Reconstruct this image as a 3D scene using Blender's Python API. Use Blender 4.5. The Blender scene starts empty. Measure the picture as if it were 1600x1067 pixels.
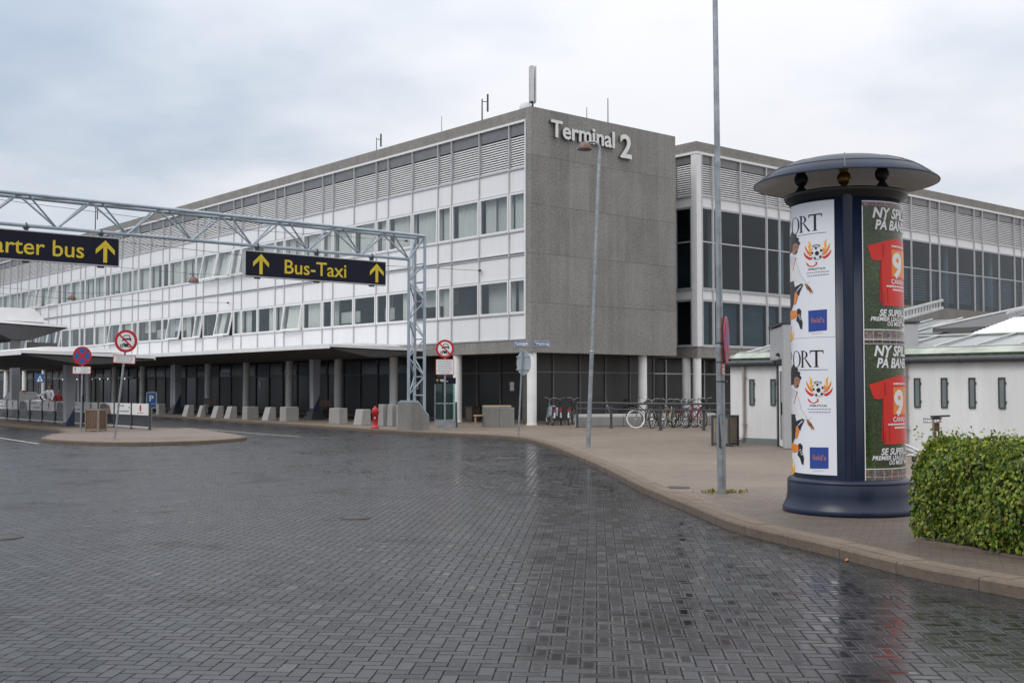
import bpy, bmesh, math, random
from math import sin, cos, pi, radians, sqrt, atan2
from mathutils import Vector, Matrix
random.seed(7)
SC = bpy.context.scene
COL = SC.collection

# ------------------------------------------------------------------ camera
F_PX, CX, CY, HORIZON, EYE = 1784.0, 800.0, 533.5, 605.5, 1.65
PITCH = math.atan((HORIZON - CY) / F_PX)
cam = bpy.data.cameras.new("camera"); cam_o = bpy.data.objects.new("camera", cam); COL.objects.link(cam_o)
cam.sensor_width = 36.0; cam.lens = 36.0 * F_PX / 1600.0
cam.clip_start = 0.1; cam.clip_end = 3000
cam_o.location = (0, 0, EYE); cam_o.rotation_euler = (pi / 2 + PITCH, 0, 0)
SC.camera = cam_o
# ------------------------------------------------------------------ world, sun, exposure
SC.view_settings.view_transform = 'Standard'; SC.view_settings.look = 'None'
SC.view_settings.exposure = 0.0; SC.view_settings.gamma = 1.0
SUN_AZ, SUN_EL = radians(233), radians(48)
W = bpy.data.worlds.new("World"); SC.world = W; W.use_nodes = True
def build_world():
    nt = W.node_tree; N = nt.nodes; L = nt.links; N.clear()
    out = N.new('ShaderNodeOutputWorld'); bg = N.new('ShaderNodeBackground'); bg.inputs[1].default_value = 0.1
    sky = N.new('ShaderNodeTexSky'); sky.sky_type = 'NISHITA'; sky.sun_disc = False
    sky.sun_elevation = SUN_EL; sky.sun_rotation = SUN_AZ
    tc = N.new('ShaderNodeTexCoord'); sep = N.new('ShaderNodeSeparateXYZ'); L.new(tc.outputs['Generated'], sep.inputs[0])
    def m(op, a, b=None, clamp=False):
        n = N.new('ShaderNodeMath'); n.operation = op; n.use_clamp = clamp
        for i, v in enumerate((a, b)):
            if v is None: continue
            if isinstance(v, (int, float)): n.inputs[i].default_value = v
            else: L.new(v, n.inputs[i])
        return n.outputs[0]
    z = m('MAXIMUM', sep.outputs[2], 0.0); d = m('ADD', z, 0.22)
    cmb = N.new('ShaderNodeCombineXYZ'); L.new(m('DIVIDE', sep.outputs[0], d), cmb.inputs[0]); L.new(m('DIVIDE', sep.outputs[1], d), cmb.inputs[1])
    def noise(scale, detail, off, rough=0.5):
        mp = N.new('ShaderNodeMapping'); mp.inputs['Location'].default_value = off; L.new(cmb.outputs[0], mp.inputs[0])
        n = N.new('ShaderNodeTexNoise'); n.inputs['Scale'].default_value = scale; n.inputs['Detail'].default_value = detail
        n.inputs['Roughness'].default_value = rough; L.new(mp.outputs[0], n.inputs['Vector']); return n.outputs['Fac']
    a = noise(1.05, 5, (3.1, 1.7, 0), 0.48); b = noise(3.2, 4, (0.4, 7.2, 0), 0.5)
    c = m('ADD', m('MULTIPLY', a, 0.75), m('MULTIPLY', b, 0.25))
    ramp = N.new('ShaderNodeValToRGB'); cr = ramp.color_ramp; cr.interpolation = 'B_SPLINE'
    cr.elements[0].position = 0.36; cr.elements[0].color = (0.40, 0.49, 0.62, 1)
    cr.elements[1].position = 0.62; cr.elements[1].color = (0.93, 0.925, 0.95, 1)
    e = cr.elements.new(0.48); e.color = (0.61, 0.675, 0.76, 1)
    # the view to the left is greyer blue, the view to the right is whiter cloud
    side = m('ADD', m('ADD', m('MULTIPLY', sep.outputs[0], 0.10), m('MULTIPLY', z, 0.30)), m('ADD', m('MULTIPLY', m('SUBTRACT', c, 0.5), 0.85), 0.49))
    L.new(side, ramp.inputs[0])
    # overcast luminance: brighter towards the zenith
    lum = m('ADD', m('MULTIPLY', z, 1.25), 0.86)
    mul = N.new('ShaderNodeVectorMath'); mul.operation = 'SCALE'; L.new(ramp.outputs[0], mul.inputs[0]); L.new(m('MULTIPLY', lum, 9.7), mul.inputs['Scale'])
    mix = N.new('ShaderNodeMix'); mix.data_type = 'RGBA'; mix.inputs[0].default_value = 0.9
    L.new(sky.outputs[0], mix.inputs[6]); L.new(mul.outputs[0], mix.inputs[7])
    L.new(mix.outputs[2], bg.inputs[0]); L.new(bg.outputs[0], out.inputs[0])
build_world()
sun = bpy.data.lights.new("sun", 'SUN'); sun_o = bpy.data.objects.new("sun", sun); COL.objects.link(sun_o)
sun.energy = 1.0; sun.angle = radians(25); sun.color = (1.0, 0.96, 0.91)
sd = Vector((sin(SUN_AZ) * cos(SUN_EL), cos(SUN_AZ) * cos(SUN_EL), sin(SUN_EL)))
sun_o.rotation_euler = sd.to_track_quat('Z', 'Y').to_euler(); sun_o.location = sd * 60

# ------------------------------------------------------------------ photo -> world measurements
def ray(px, py):
    u, v = (px - CX) / F_PX, (CY - py) / F_PX
    return Vector((u, cos(PITCH) - v * sin(PITCH), sin(PITCH) + v * cos(PITCH)))
def g(px, py, z=0.0):
    r = ray(px, py); k = (z - EYE) / r.z
    return Vector((r.x * k, r.y * k, z))
def hgt(py, Y, px=800):
    r = ray(px, py); return EYE + r.z / r.y * Y
def at(px, py, Y):
    r = ray(px, py); return Vector((r.x / r.y * Y, Y, EYE + r.z / r.y * Y))
ROAD = -0.11
PHI = math.radians(40.25)
C0 = Vector((0.84, 50.0, 0.0))
TX, SX = Vector((cos(PHI), sin(PHI), 0)), Vector((-sin(PHI), cos(PHI), 0))
def BF(t, s, z=0.0): return C0 + TX * t + SX * s + Vector((0, 0, z))
def toB(p):
    d = p - C0; return d.dot(TX), d.dot(SX)

# ------------------------------------------------------------------ materials
def new_mat(name):
    m = bpy.data.materials.new(name); m.use_nodes = True; nt = m.node_tree; nt.nodes.clear()
    return m, nt, nt.nodes, nt.links
class NB:
    def __init__(s, nt): s.nt = nt; s.N = nt.nodes; s.L = nt.links
    def put(s, sock, v):
        if isinstance(v, bpy.types.NodeSocket): s.L.new(v, sock)
        elif isinstance(v, (tuple, list)) and sock.type == 'RGBA' and len(v) == 3: sock.default_value = (*v, 1)
        else: sock.default_value = v
    def m(s, op, a, b=None, c=None, clamp=False):
        n = s.N.new('ShaderNodeMath'); n.operation = op; n.use_clamp = clamp
        for i, v in enumerate((a, b, c)):
            if v is not None: s.put(n.inputs[i], v)
        return n.outputs[0]
    def noise(s, vec, scale, detail=3, rough=0.5, out='Fac'):
        n = s.N.new('ShaderNodeTexNoise'); n.inputs['Scale'].default_value = scale; n.inputs['Detail'].default_value = detail
        n.inputs['Roughness'].default_value = rough
        if vec is not None: s.L.new(vec, n.inputs['Vector'])
        return n.outputs[out]
    def mixc(s, f, a, b, mode='MIX'):
        n = s.N.new('ShaderNodeMix'); n.data_type = 'RGBA'; n.blend_type = mode
        s.put(n.inputs[0], f); s.put(n.inputs[6], a); s.put(n.inputs[7], b); return n.outputs[2]
    def ramp(s, f, stops):
        n = s.N.new('ShaderNodeValToRGB'); e = n.color_ramp.elements
        while len(e) < len(stops): e.new(0.5)
        for i, (p, c) in enumerate(stops): e[i].position = p; e[i].color = (*c, 1) if len(c) == 3 else c
        s.L.new(f, n.inputs[0]); return n.outputs[0]
    def mapping(s, vec, scale=(1, 1, 1), rot=(0, 0, 0), loc=(0, 0, 0)):
        n = s.N.new('ShaderNodeMapping'); n.inputs['Scale'].default_value = scale; n.inputs['Rotation'].default_value = rot; n.inputs['Location'].default_value = loc
        s.L.new(vec, n.inputs[0]); return n.outputs[0]
    def obj(s): return s.N.new('ShaderNodeTexCoord').outputs['Object']
    def bump(s, h, strength, dist=0.02):
        n = s.N.new('ShaderNodeBump'); n.inputs['Strength'].default_value = strength; n.inputs['Distance'].default_value = dist
        s.L.new(h, n.inputs['Height']); return n.outputs[0]
    def bsdf(s, color, rough, metal=0.0, normal=None, spec=0.5, coat=0.0):
        p = s.N.new('ShaderNodeBsdfPrincipled'); s.put(p.inputs['Base Color'], color); s.put(p.inputs['Roughness'], rough)
        s.put(p.inputs['Metallic'], metal); s.put(p.inputs['Specular IOR Level'], spec); s.put(p.inputs['Coat Weight'], coat)
        if normal is not None: s.L.new(normal, p.inputs['Normal'])
        return p.outputs[0]
    def out(s, sh):
        o = s.N.new('ShaderNodeOutputMaterial'); s.L.new(sh, o.inputs[0])
def PM(name, color, rough=0.5, metal=0.0, var=0.12, scale=2.5, bump=0.0, bscale=60, spec=0.5, coat=0.0, stretch=(1, 1, 1)):
    m, nt, N, L = new_mat(name); b = NB(nt)
    v = b.mapping(b.obj(), stretch)
    n = b.noise(v, scale, 5, 0.6)
    lo = tuple(c * (1 - var) for c in color); hi = tuple(min(1, c * (1 + var)) for c in color)
    c = b.ramp(n, [(0.3, lo), (0.7, hi)])
    r = b.m('ADD', b.m('MULTIPLY', n, 0.16), rough - 0.08, clamp=True)
    nor = b.bump(b.noise(b.obj(), bscale, 3), bump, 0.01) if bump else None
    b.out(b.bsdf(c, r, metal, nor, spec, coat)); return m

def mat_concrete(name, base, agg=0.25, streak=0.12, scale=38, rough=0.85):
    m, nt, N, L = new_mat(name); b = NB(nt); o = b.obj()
    fine = b.noise(o, scale, 4, 0.75)
    mid = b.noise(o, 1.1, 5, 0.6)
    st = b.noise(b.mapping(o, (1.6, 1.6, 0.12)), 1.5, 5, 0.65)
    k = b.m('ADD', b.m('MULTIPLY', b.m('SUBTRACT', fine, 0.5), agg * 4), 1.0)
    k = b.m('ADD', k, b.m('MULTIPLY', b.m('SUBTRACT', mid, 0.5), 0.5))
    k = b.m('ADD', k, b.m('MULTIPLY', b.m('SUBTRACT', st, 0.5), streak * 4))
    k = b.m('MAXIMUM', k, 0.15)
    sc = N.new('ShaderNodeVectorMath'); sc.operation = 'SCALE'; sc.inputs[0].default_value = base; L.new(k, sc.inputs['Scale'])
    b.out(b.bsdf(sc.outputs[0], rough, 0, b.bump(fine, 0.5, 0.015), 0.3)); return m

def mat_glass(name, tint=(0.72, 0.78, 0.78), base_refl=0.02, rough=0.02):
    m, nt, N, L = new_mat(name); b = NB(nt)
    tr = N.new('ShaderNodeBsdfTransparent'); tr.inputs[0].default_value = (*tint, 1)
    gl = N.new('ShaderNodeBsdfGlossy'); gl.inputs['Roughness'].default_value = rough
    wv = b.noise(b.obj(), 0.7, 2); L.new(b.bump(wv, 0.06, 0.05), gl.inputs['Normal'])
    lw = N.new('ShaderNodeLayerWeight'); lw.inputs[0].default_value = 0.5
    fr = b.m('ADD', b.m('MULTIPLY', b.m('POWER', lw.outputs['Facing'], 5.0), 0.95), 0.045 + base_refl, clamp=True)
    mx = N.new('ShaderNodeMixShader'); L.new(fr, mx.inputs[0])
    L.new(tr.outputs[0], mx.inputs[1]); L.new(gl.outputs[0], mx.inputs[2]); b.out(mx.outputs[0]); return m

def mat_herringbone():
    m, nt, N, L = new_mat("wet_block_paving"); b = NB(nt); o = b.obj()
    Wd = 0.105
    v = b.mapping(o, (-1 / Wd, 1 / Wd, 1), (0, 0, radians(-4.2)))
    sp = N.new('ShaderNodeSeparateXYZ'); L.new(v, sp.inputs[0]); u, w = sp.outputs[0], sp.outputs[1]
    fi, fj = b.m('FLOOR', u), b.m('FLOOR', w); fu, fw = b.m('SUBTRACT', u, fi), b.m('SUBTRACT', w, fj)
    k = b.m('FLOORED_MODULO', b.m('SUBTRACT', fi, fj), 4.0)
    isV = b.m('GREATER_THAN', k, 1.5)
    k1 = b.m('COMPARE', k, 1.0, 0.1); k2 = b.m('COMPARE', k, 2.0, 0.1)
    xl = b.m('ADD', fu, k1); yl = b.m('ADD', fw, k2)
    dH = b.m('MINIMUM', b.m('MINIMUM', xl, b.m('SUBTRACT', 2.0, xl)), b.m('MINIMUM', fw, b.m('SUBTRACT', 1.0, fw)))
    dV = b.m('MINIMUM', b.m('MINIMUM', yl, b.m('SUBTRACT', 2.0, yl)), b.m('MINIMUM', fu, b.m('SUBTRACT', 1.0, fu)))
    d = b.m('ADD', b.m('MULTIPLY', dH, b.m('SUBTRACT', 1.0, isV)), b.m('MULTIPLY', dV, isV))
    idx = b.m('SUBTRACT', fi, b.m('MULTIPLY', k1, 1.0)); idy = b.m('ADD', fj, b.m('MULTIPLY', b.m('COMPARE', k, 3.0, 0.1), 1.0))
    cb = N.new('ShaderNodeCombineXYZ'); L.new(idx, cb.inputs[0]); L.new(idy, cb.inputs[1])
    wn = N.new('ShaderNodeTexWhiteNoise'); wn.noise_dimensions = '3D'; L.new(cb.outputs[0], wn.inputs[0]); rnd = wn.outputs[0]
    wn2 = N.new('ShaderNodeTexWhiteNoise'); wn2.noise_dimensions = '3D'; L.new(b.mapping(cb.outputs[0], loc=(17.3, 5.1, 3)), wn2.inputs[0]); rnd2 = wn2.outputs[0]
    wob = b.m('MULTIPLY', b.m('SUBTRACT', b.noise(o, 40, 2), 0.5), 0.10)
    dd = b.m('ADD', d, wob)
    joint = b.m('SUBTRACT', 1.0, b.m('SMOOTHSTEP', 0.03, 0.085, dd)) if False else None
    mr = N.new('ShaderNodeMapRange'); mr.interpolation_type = 'SMOOTHSTEP'; L.new(dd, mr.inputs[0])
    mr.inputs[1].default_value = 0.022; mr.inputs[2].default_value = 0.075; joint = mr.outputs[0]     # 0 in the joint, 1 on the block
    big = b.noise(o, 0.16, 5, 0.55); mid = b.noise(o, 0.7, 4, 0.6); fine = b.noise(o, 25, 3, 0.7)
    # colour: charcoal concrete blocks, each a little different
    kk = b.m('ADD', b.m('MULTIPLY', b.m('SUBTRACT', rnd, 0.5), 0.6), 1.0)
    kk = b.m('ADD', kk, b.m('MULTIPLY', b.m('SUBTRACT', fine, 0.5), 0.6)); kk = b.m('ADD', kk, b.m('MULTIPLY', b.m('SUBTRACT', mid, 0.5), 0.9))
    sc = N.new('ShaderNodeVectorMath'); sc.operation = 'SCALE'; sc.inputs[0].default_value = (0.034, 0.035, 0.039); L.new(kk, sc.inputs['Scale'])
    stain = N.new('ShaderNodeMapRange'); stain.interpolation_type = 'SMOOTHSTEP'; L.new(b.noise(b.mapping(o, loc=(9, 4, 0)), 0.55, 6, 0.68), stain.inputs[0]); stain.inputs[1].default_value = 0.52; stain.inputs[2].default_value = 0.66
    odd = b.m('GREATER_THAN', rnd2, 0.985)
    c1 = b.mixc(b.m('MULTIPLY', stain.outputs[0], 0.6), sc.outputs[0], (0.013, 0.012, 0.012)); c1 = b.mixc(b.m('MULTIPLY', odd, 0.5), c1, (0.11, 0.105, 0.10))
    colr0 = b.mixc(joint, b.mixc(b.noise(o, 3.0, 3), (0.008, 0.008, 0.008), (0.030, 0.026, 0.022)), c1)
    # wetness: films of water sitting in the hollow of each block, more of them in damp zones
    mr2 = N.new('ShaderNodeMapRange'); mr2.interpolation_type = 'SMOOTHSTEP'; L.new(dd, mr2.inputs[0]); mr2.inputs[1].default_value = 0.09; mr2.inputs[2].default_value = 0.30
    zone = b.m('ADD', b.m('MULTIPLY', b.m('SUBTRACT', big, 0.5), 3.0), b.m('MULTIPLY', b.m('SUBTRACT', mid, 0.5), 1.2))
    sx = N.new('ShaderNodeSeparateXYZ'); L.new(o, sx.inputs[0])
    zone = b.m('ADD', b.m('ADD', zone, 0.15), b.m('MULTIPLY', sx.outputs[0], 0.12))
    wet = b.m('ADD', zone, b.m('SUBTRACT', b.m('MULTIPLY', rnd2, 1.0), 0.22), clamp=True)
    wet = b.m('MULTIPLY', wet, mr2.outputs[0])
    colr = b.mixc(b.m('MULTIPLY', wet, 0.6), colr0, (0.012, 0.0115, 0.0115))
    rough = b.m('SUBTRACT', b.m('ADD', b.m('ADD', 0.32, b.m('MULTIPLY', b.m('SUBTRACT', mid, 0.5), 0.35)), b.m('MULTIPLY', b.m('SUBTRACT', rnd, 0.5), 0.08)), b.m('MULTIPLY', wet, 0.22))
    rough = b.m('ADD', rough, b.m('MULTIPLY', b.m('SUBTRACT', 1.0, joint), 0.35), clamp=True)
    hgt_ = b.m('ADD', b.m('MULTIPLY', joint, 1.0), b.m('MULTIPLY', b.m('MULTIPLY', fine, b.m('SUBTRACT', 1.0, wet)), 0.22))
    hgt_ = b.m('ADD', hgt_, b.m('MULTIPLY', rnd, 0.25))
    nor = b.bump(hgt_, 0.22, 0.005)
    b.out(b.bsdf(colr, rough, 0, nor, b.m('ADD', b.m('MULTIPLY', b.m('MULTIPLY', joint, b.m('ADD', 0.30, b.m('MULTIPLY', b.m('SUBTRACT', rnd, 0.5), 0.16))), b.m('SUBTRACT', 1.0, b.m('MULTIPLY', stain.outputs[0], 0.55))), 0.015))); return m

def mat_pavers(name="pavement_pavers"):
    m, nt, N, L = new_mat(name); b = NB(nt); o = b.obj()
    br = N.new('ShaderNodeTexBrick'); L.new(b.mapping(o, rot=(0, 0, radians(20))), br.inputs['Vector'])
    br.inputs['Scale'].default_value = 1.0; br.inputs['Brick Width'].default_value = 0.21; br.inputs['Row Height'].default_value = 0.105
    br.inputs['Mortar Size'].default_value = 0.006; br.inputs['Mortar Smooth'].default_value = 0.3; br.inputs['Bias'].default_value = 0
    br.inputs['Color1'].default_value = (0.175, 0.140, 0.110, 1); br.inputs['Color2'].default_value = (0.220, 0.176, 0.140, 1); br.inputs['Mortar'].default_value = (0.095, 0.081, 0.069, 1)
    big = b.noise(o, 0.22, 5, 0.6); mid = b.noise(o, 1.6, 4, 0.65); fine = b.noise(o, 45, 3, 0.7)
    k = b.m('ADD', b.m('MULTIPLY', b.m('SUBTRACT', big, 0.5), 0.9), 0.95); k = b.m('ADD', k, b.m('MULTIPLY', b.m('SUBTRACT', mid, 0.5), 0.4)); k = b.m('ADD', k, b.m('MULTIPLY', b.m('SUBTRACT', fine, 0.5), 0.5))
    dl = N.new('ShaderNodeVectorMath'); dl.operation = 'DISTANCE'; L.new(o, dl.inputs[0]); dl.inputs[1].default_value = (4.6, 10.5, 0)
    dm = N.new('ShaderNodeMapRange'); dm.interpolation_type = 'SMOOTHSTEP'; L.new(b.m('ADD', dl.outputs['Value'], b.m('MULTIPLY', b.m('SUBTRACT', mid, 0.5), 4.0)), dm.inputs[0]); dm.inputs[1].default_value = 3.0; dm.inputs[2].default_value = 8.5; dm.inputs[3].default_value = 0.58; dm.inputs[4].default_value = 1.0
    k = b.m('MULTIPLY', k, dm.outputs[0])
    sc = N.new('ShaderNodeVectorMath'); sc.operation = 'SCALE'; L.new(br.outputs[0], sc.inputs[0]); L.new(k, sc.inputs['Scale'])
    b.out(b.bsdf(sc.outputs[0], b.m('ADD', 0.5, b.m('MULTIPLY', mid, 0.3)), 0, b.bump(b.m('ADD', br.outputs['Fac'], b.m('MULTIPLY', fine, -0.3)), -0.3, 0.005), 0.4)); return m

def mat_leaf(name, c0, c1, c2):
    m, nt, N, L = new_mat(name); b = NB(nt)
    ge = N.new('ShaderNodeNewGeometry')
    c = b.ramp(ge.outputs['Random Per Island'], [(0.0, c0), (0.5, c1), (0.96, c2), (0.985, (0.18, 0.10, 0.03))])
    p = b.bsdf(c, 0.45, 0, None, 0.4)
    t = N.new('ShaderNodeBsdfTranslucent'); L.new(c, t.inputs[0])
    mx = N.new('ShaderNodeMixShader'); mx.inputs[0].default_value = 0.3; L.new(p, mx.inputs[1]); L.new(t.outputs[0], mx.inputs[2]); b.out(mx.outputs[0]); return m
def mat_emit(name, color, strength):
    m, nt, N, L = new_mat(name); e = N.new('ShaderNodeEmission'); e.inputs[0].default_value = (*color, 1); e.inputs[1].default_value = strength
    NB(nt).out(e.outputs[0]); return m
def mat_wood(name, c, stretch=(6, 6, 0.5)):
    m, nt, N, L = new_mat(name); b = NB(nt)
    n = b.noise(b.mapping(b.obj(), stretch), 5, 6, 0.7)
    cc = b.ramp(n, [(0.25, tuple(x * 0.45 for x in c)), (0.5, c), (0.8, tuple(x * 1.35 for x in c))])
    b.out(b.bsdf(cc, 0.7, 0, b.bump(n, 0.2, 0.01), 0.3)); return m

M = {}
M['road'] = mat_herringbone()
M['pave'] = mat_pavers()
M['ground'] = PM("asphalt", (0.05, 0.05, 0.052), 0.6, var=0.25, scale=0.6, bump=0.2)
M['kerb'] = mat_concrete("kerb_stone", (0.140, 0.110, 0.085), 0.22, 0.10, 14)
M['slab'] = mat_concrete('flagstone', (0.165, 0.132, 0.104), 0.2, 0.06, 14)
M['agg'] = mat_concrete("exposed_aggregate", (0.245, 0.236, 0.218), 0.40, 0.16, 10)
def mat_gable():
    m, nt, N, L = new_mat("gable_aggregate_panels"); b = NB(nt); o = b.obj(); sp = N.new('ShaderNodeSeparateXYZ'); L.new(o, sp.inputs[0])
    cb = N.new('ShaderNodeCombineXYZ'); L.new(b.m('FLOOR', b.m('DIVIDE', b.m('ADD', sp.outputs[0], 0.05), 1.19)), cb.inputs[0]); L.new(b.m('FLOOR', b.m('DIVIDE', b.m('SUBTRACT', sp.outputs[2], 3.22), 2.175)), cb.inputs[1])
    wn = N.new('ShaderNodeTexWhiteNoise'); L.new(cb.outputs[0], wn.inputs[0])
    fine = b.noise(o, 11, 4, 0.75); mid = b.noise(o, 0.8, 5, 0.65); st = b.noise(b.mapping(o, (2.2, 2.2, 0.10)), 1.6, 6, 0.7); run = b.noise(b.mapping(o, (5, 5, 0.16)), 1.5, 5, 0.7)
    k = b.m('ADD', 1.0, b.m('MULTIPLY', b.m('SUBTRACT', fine, 0.5), 1.7)); k = b.m('ADD', k, b.m('MULTIPLY', b.m('SUBTRACT', mid, 0.5), 0.55)); k = b.m('ADD', k, b.m('MULTIPLY', b.m('SUBTRACT', st, 0.5), 0.5))
    k = b.m('ADD', k, b.m('MULTIPLY', b.m('SUBTRACT', wn.outputs[0], 0.5), 0.20)); k = b.m('SUBTRACT', k, b.m('MULTIPLY', b.m('MAXIMUM', b.m('SUBTRACT', run, 0.56), 0.0), 0.9)); k = b.m('MAXIMUM', k, 0.2)
    sc = N.new('ShaderNodeVectorMath'); sc.operation = 'SCALE'; sc.inputs[0].default_value = (0.244, 0.240, 0.229); L.new(k, sc.inputs['Scale'])
    b.out(b.bsdf(sc.outputs[0], 0.85, 0, b.bump(fine, 0.5, 0.02), 0.3)); return m
M['gable'] = mat_gable()
M['aggl'] = mat_concrete("exposed_aggregate_pale", (0.215, 0.207, 0.192), 0.30, 0.10, 16)
M['conc'] = mat_concrete("concrete_grey", (0.30, 0.295, 0.28), 0.10, 0.10, 20)
M['concd'] = mat_concrete('concrete_dark', (0.215, 0.21, 0.195), 0.16, 0.18, 14)
M['concw'] = mat_concrete("concrete_pale", (0.34, 0.335, 0.32), 0.08, 0.16, 20)
def mat_streaky(name, base, amt, rough, sx=2.2, patch=0.12):
    m, nt, N, L = new_mat(name); b = NB(nt); o = b.obj()
    st = b.noise(b.mapping(o, (sx, sx, 0.18)), 2.0, 6, 0.7); pa = b.noise(o, 0.45, 4, 0.6); dr = b.noise(o, 2.6, 5, 0.7)
    k = b.m('ADD', 1.0, b.m('MULTIPLY', b.m('SUBTRACT', st, 0.55), amt * 2)); k = b.m('ADD', k, b.m('MULTIPLY', b.m('SUBTRACT', pa, 0.5), patch))
    k = b.m('SUBTRACT', k, b.m('MULTIPLY', b.m('MAXIMUM', b.m('SUBTRACT', dr, 0.60), 0.0), amt * 3))
    sc = N.new('ShaderNodeVectorMath'); sc.operation = 'SCALE'; sc.inputs[0].default_value = base; L.new(k, sc.inputs['Scale'])
    b.out(b.bsdf(sc.outputs[0], rough, 0, None, 0.5)); return m
M['white'] = mat_streaky("white_enamel_panel", (0.76, 0.765, 0.775), 0.10, 0.34)
M['frame'] = PM("white_window_frame", (0.74, 0.74, 0.74), 0.4, var=0.05)
M['mullion'] = PM("aluminium_mullion", (0.50, 0.51, 0.52), 0.4, 0.3, var=0.08)
M['slat'] = PM("louvre_slat", (0.80, 0.80, 0.80), 0.45, var=0.06)
M['dark'] = PM("dark_void", (0.02, 0.02, 0.021), 0.7)
M['clere'] = PM("grey_clerestory_panel", (0.16, 0.165, 0.17), 0.25, var=0.1)
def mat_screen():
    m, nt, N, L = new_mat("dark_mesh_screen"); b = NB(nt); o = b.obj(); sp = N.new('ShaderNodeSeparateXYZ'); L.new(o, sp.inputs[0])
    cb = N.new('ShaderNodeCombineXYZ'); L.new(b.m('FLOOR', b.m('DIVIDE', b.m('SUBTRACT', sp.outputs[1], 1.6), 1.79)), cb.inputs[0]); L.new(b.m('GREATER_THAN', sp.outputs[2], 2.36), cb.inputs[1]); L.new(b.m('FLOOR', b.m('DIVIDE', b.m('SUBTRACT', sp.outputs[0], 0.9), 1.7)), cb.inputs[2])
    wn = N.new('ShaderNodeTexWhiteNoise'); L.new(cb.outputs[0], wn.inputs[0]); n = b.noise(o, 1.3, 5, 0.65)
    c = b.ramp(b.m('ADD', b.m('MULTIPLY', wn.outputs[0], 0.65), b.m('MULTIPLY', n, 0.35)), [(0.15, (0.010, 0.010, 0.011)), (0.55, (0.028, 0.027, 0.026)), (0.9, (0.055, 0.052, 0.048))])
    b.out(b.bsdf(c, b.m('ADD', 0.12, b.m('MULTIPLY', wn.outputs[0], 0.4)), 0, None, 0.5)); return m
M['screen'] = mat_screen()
M['sframe'] = PM("dark_bronze_frame", (0.125, 0.118, 0.112), 0.45)
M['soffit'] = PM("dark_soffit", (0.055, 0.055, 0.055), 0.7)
M['glass'] = mat_glass("window_glass", (0.90, 0.92, 0.91), 0.045)
M['glassd'] = mat_glass("tinted_window_glass", (0.62, 0.70, 0.75), -0.006)
M['teal'] = mat_glass("teal_glass", (0.42, 0.66, 0.64), 0.03)
M['smoke'] = mat_glass("smoked_acrylic", (0.62, 0.62, 0.60), 0.03, 0.08)
M['room'] = PM("room_wall", (0.30, 0.30, 0.29), 0.8, var=0.2, scale=0.5)
M['roomd'] = PM("room_dark", (0.045, 0.048, 0.052), 0.8, var=0.3, scale=0.4)
M['curtain'] = PM("white_curtain", (0.78, 0.78, 0.76), 0.8, var=0.1, stretch=(6, 6, 0.2), scale=3); M['reflgrey'] = PM("grey_reflection_sheet", (0.66, 0.665, 0.66), 0.8, var=0.08, scale=1.2)  # second one: pale grey colour for what the terminal panes mirror
M['blind'] = PM("grey_green_blind", (0.27, 0.30, 0.29), 0.6, var=0.1)
M['blindd'] = PM("dark_blind", (0.30, 0.32, 0.33), 0.5, var=0.1)
M['colm'] = PM("painted_concrete_column", (0.80, 0.795, 0.78), 0.6, var=0.10, scale=1.2, bump=0.1)
M['steel'] = PM("blue_grey_paint", (0.34, 0.40, 0.45), 0.38, 0.15, var=0.12, scale=3)
M['galv'] = PM("galvanised_steel", (0.30, 0.325, 0.345), 0.42, 0.55, var=0.28, scale=6)
M['darksteel'] = PM("dark_grey_steel", (0.06, 0.065, 0.07), 0.45, 0.2)
M['black'] = PM("black_paint", (0.015, 0.015, 0.016), 0.4)
M['rubber'] = PM("rubber", (0.02, 0.02, 0.02), 0.75)
M['navysign'] = PM("navy_sign_face", (0.007, 0.008, 0.020), 0.45, var=0.1, spec=0.2)
M['yellow'] = PM("yellow_sign_letter", (0.66, 0.50, 0.02), 0.4, var=0.05)
M['signbox'] = PM("aluminium_sign_box", (0.52, 0.53, 0.55), 0.4, 0.2)
M['navy'] = PM("navy_column_paint", (0.010, 0.017, 0.040), 0.33, var=0.16, scale=2.5, spec=0.4)
M['navycap'] = PM("navy_roof_paint", (0.012, 0.022, 0.046), 0.36, var=0.35, scale=3.0, spec=0.16)
M['reflector'] = PM("grey_reflector", (0.29, 0.305, 0.32), 0.35, var=0.35, scale=2.0)
M['brass'] = PM("brass", (0.30, 0.20, 0.06), 0.3, 0.8)
M['paper'] = PM("poster_paper", (0.78, 0.79, 0.83), 0.3, var=0.02, spec=0.35)
def poster_grass():
    m, nt, N, L = new_mat("printed_grass"); b = NB(nt); o = b.obj()
    n = b.noise(b.mapping(o, (1, 1, 1.6)), 22, 6, 0.8); n2 = b.noise(o, 2.2, 3)
    k = b.m('ADD', b.m('MULTIPLY', n, 0.75), b.m('MULTIPLY', n2, 0.25))
    c = b.ramp(k, [(0.40, (0.008, 0.020, 0.006)), (0.54, (0.036, 0.060, 0.017)), (0.67, (0.12, 0.145, 0.06))])
    b.out(b.bsdf(c, 0.22, 0, None, 0.5, 0.3)); return m
M['pgrass'] = poster_grass()
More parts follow.
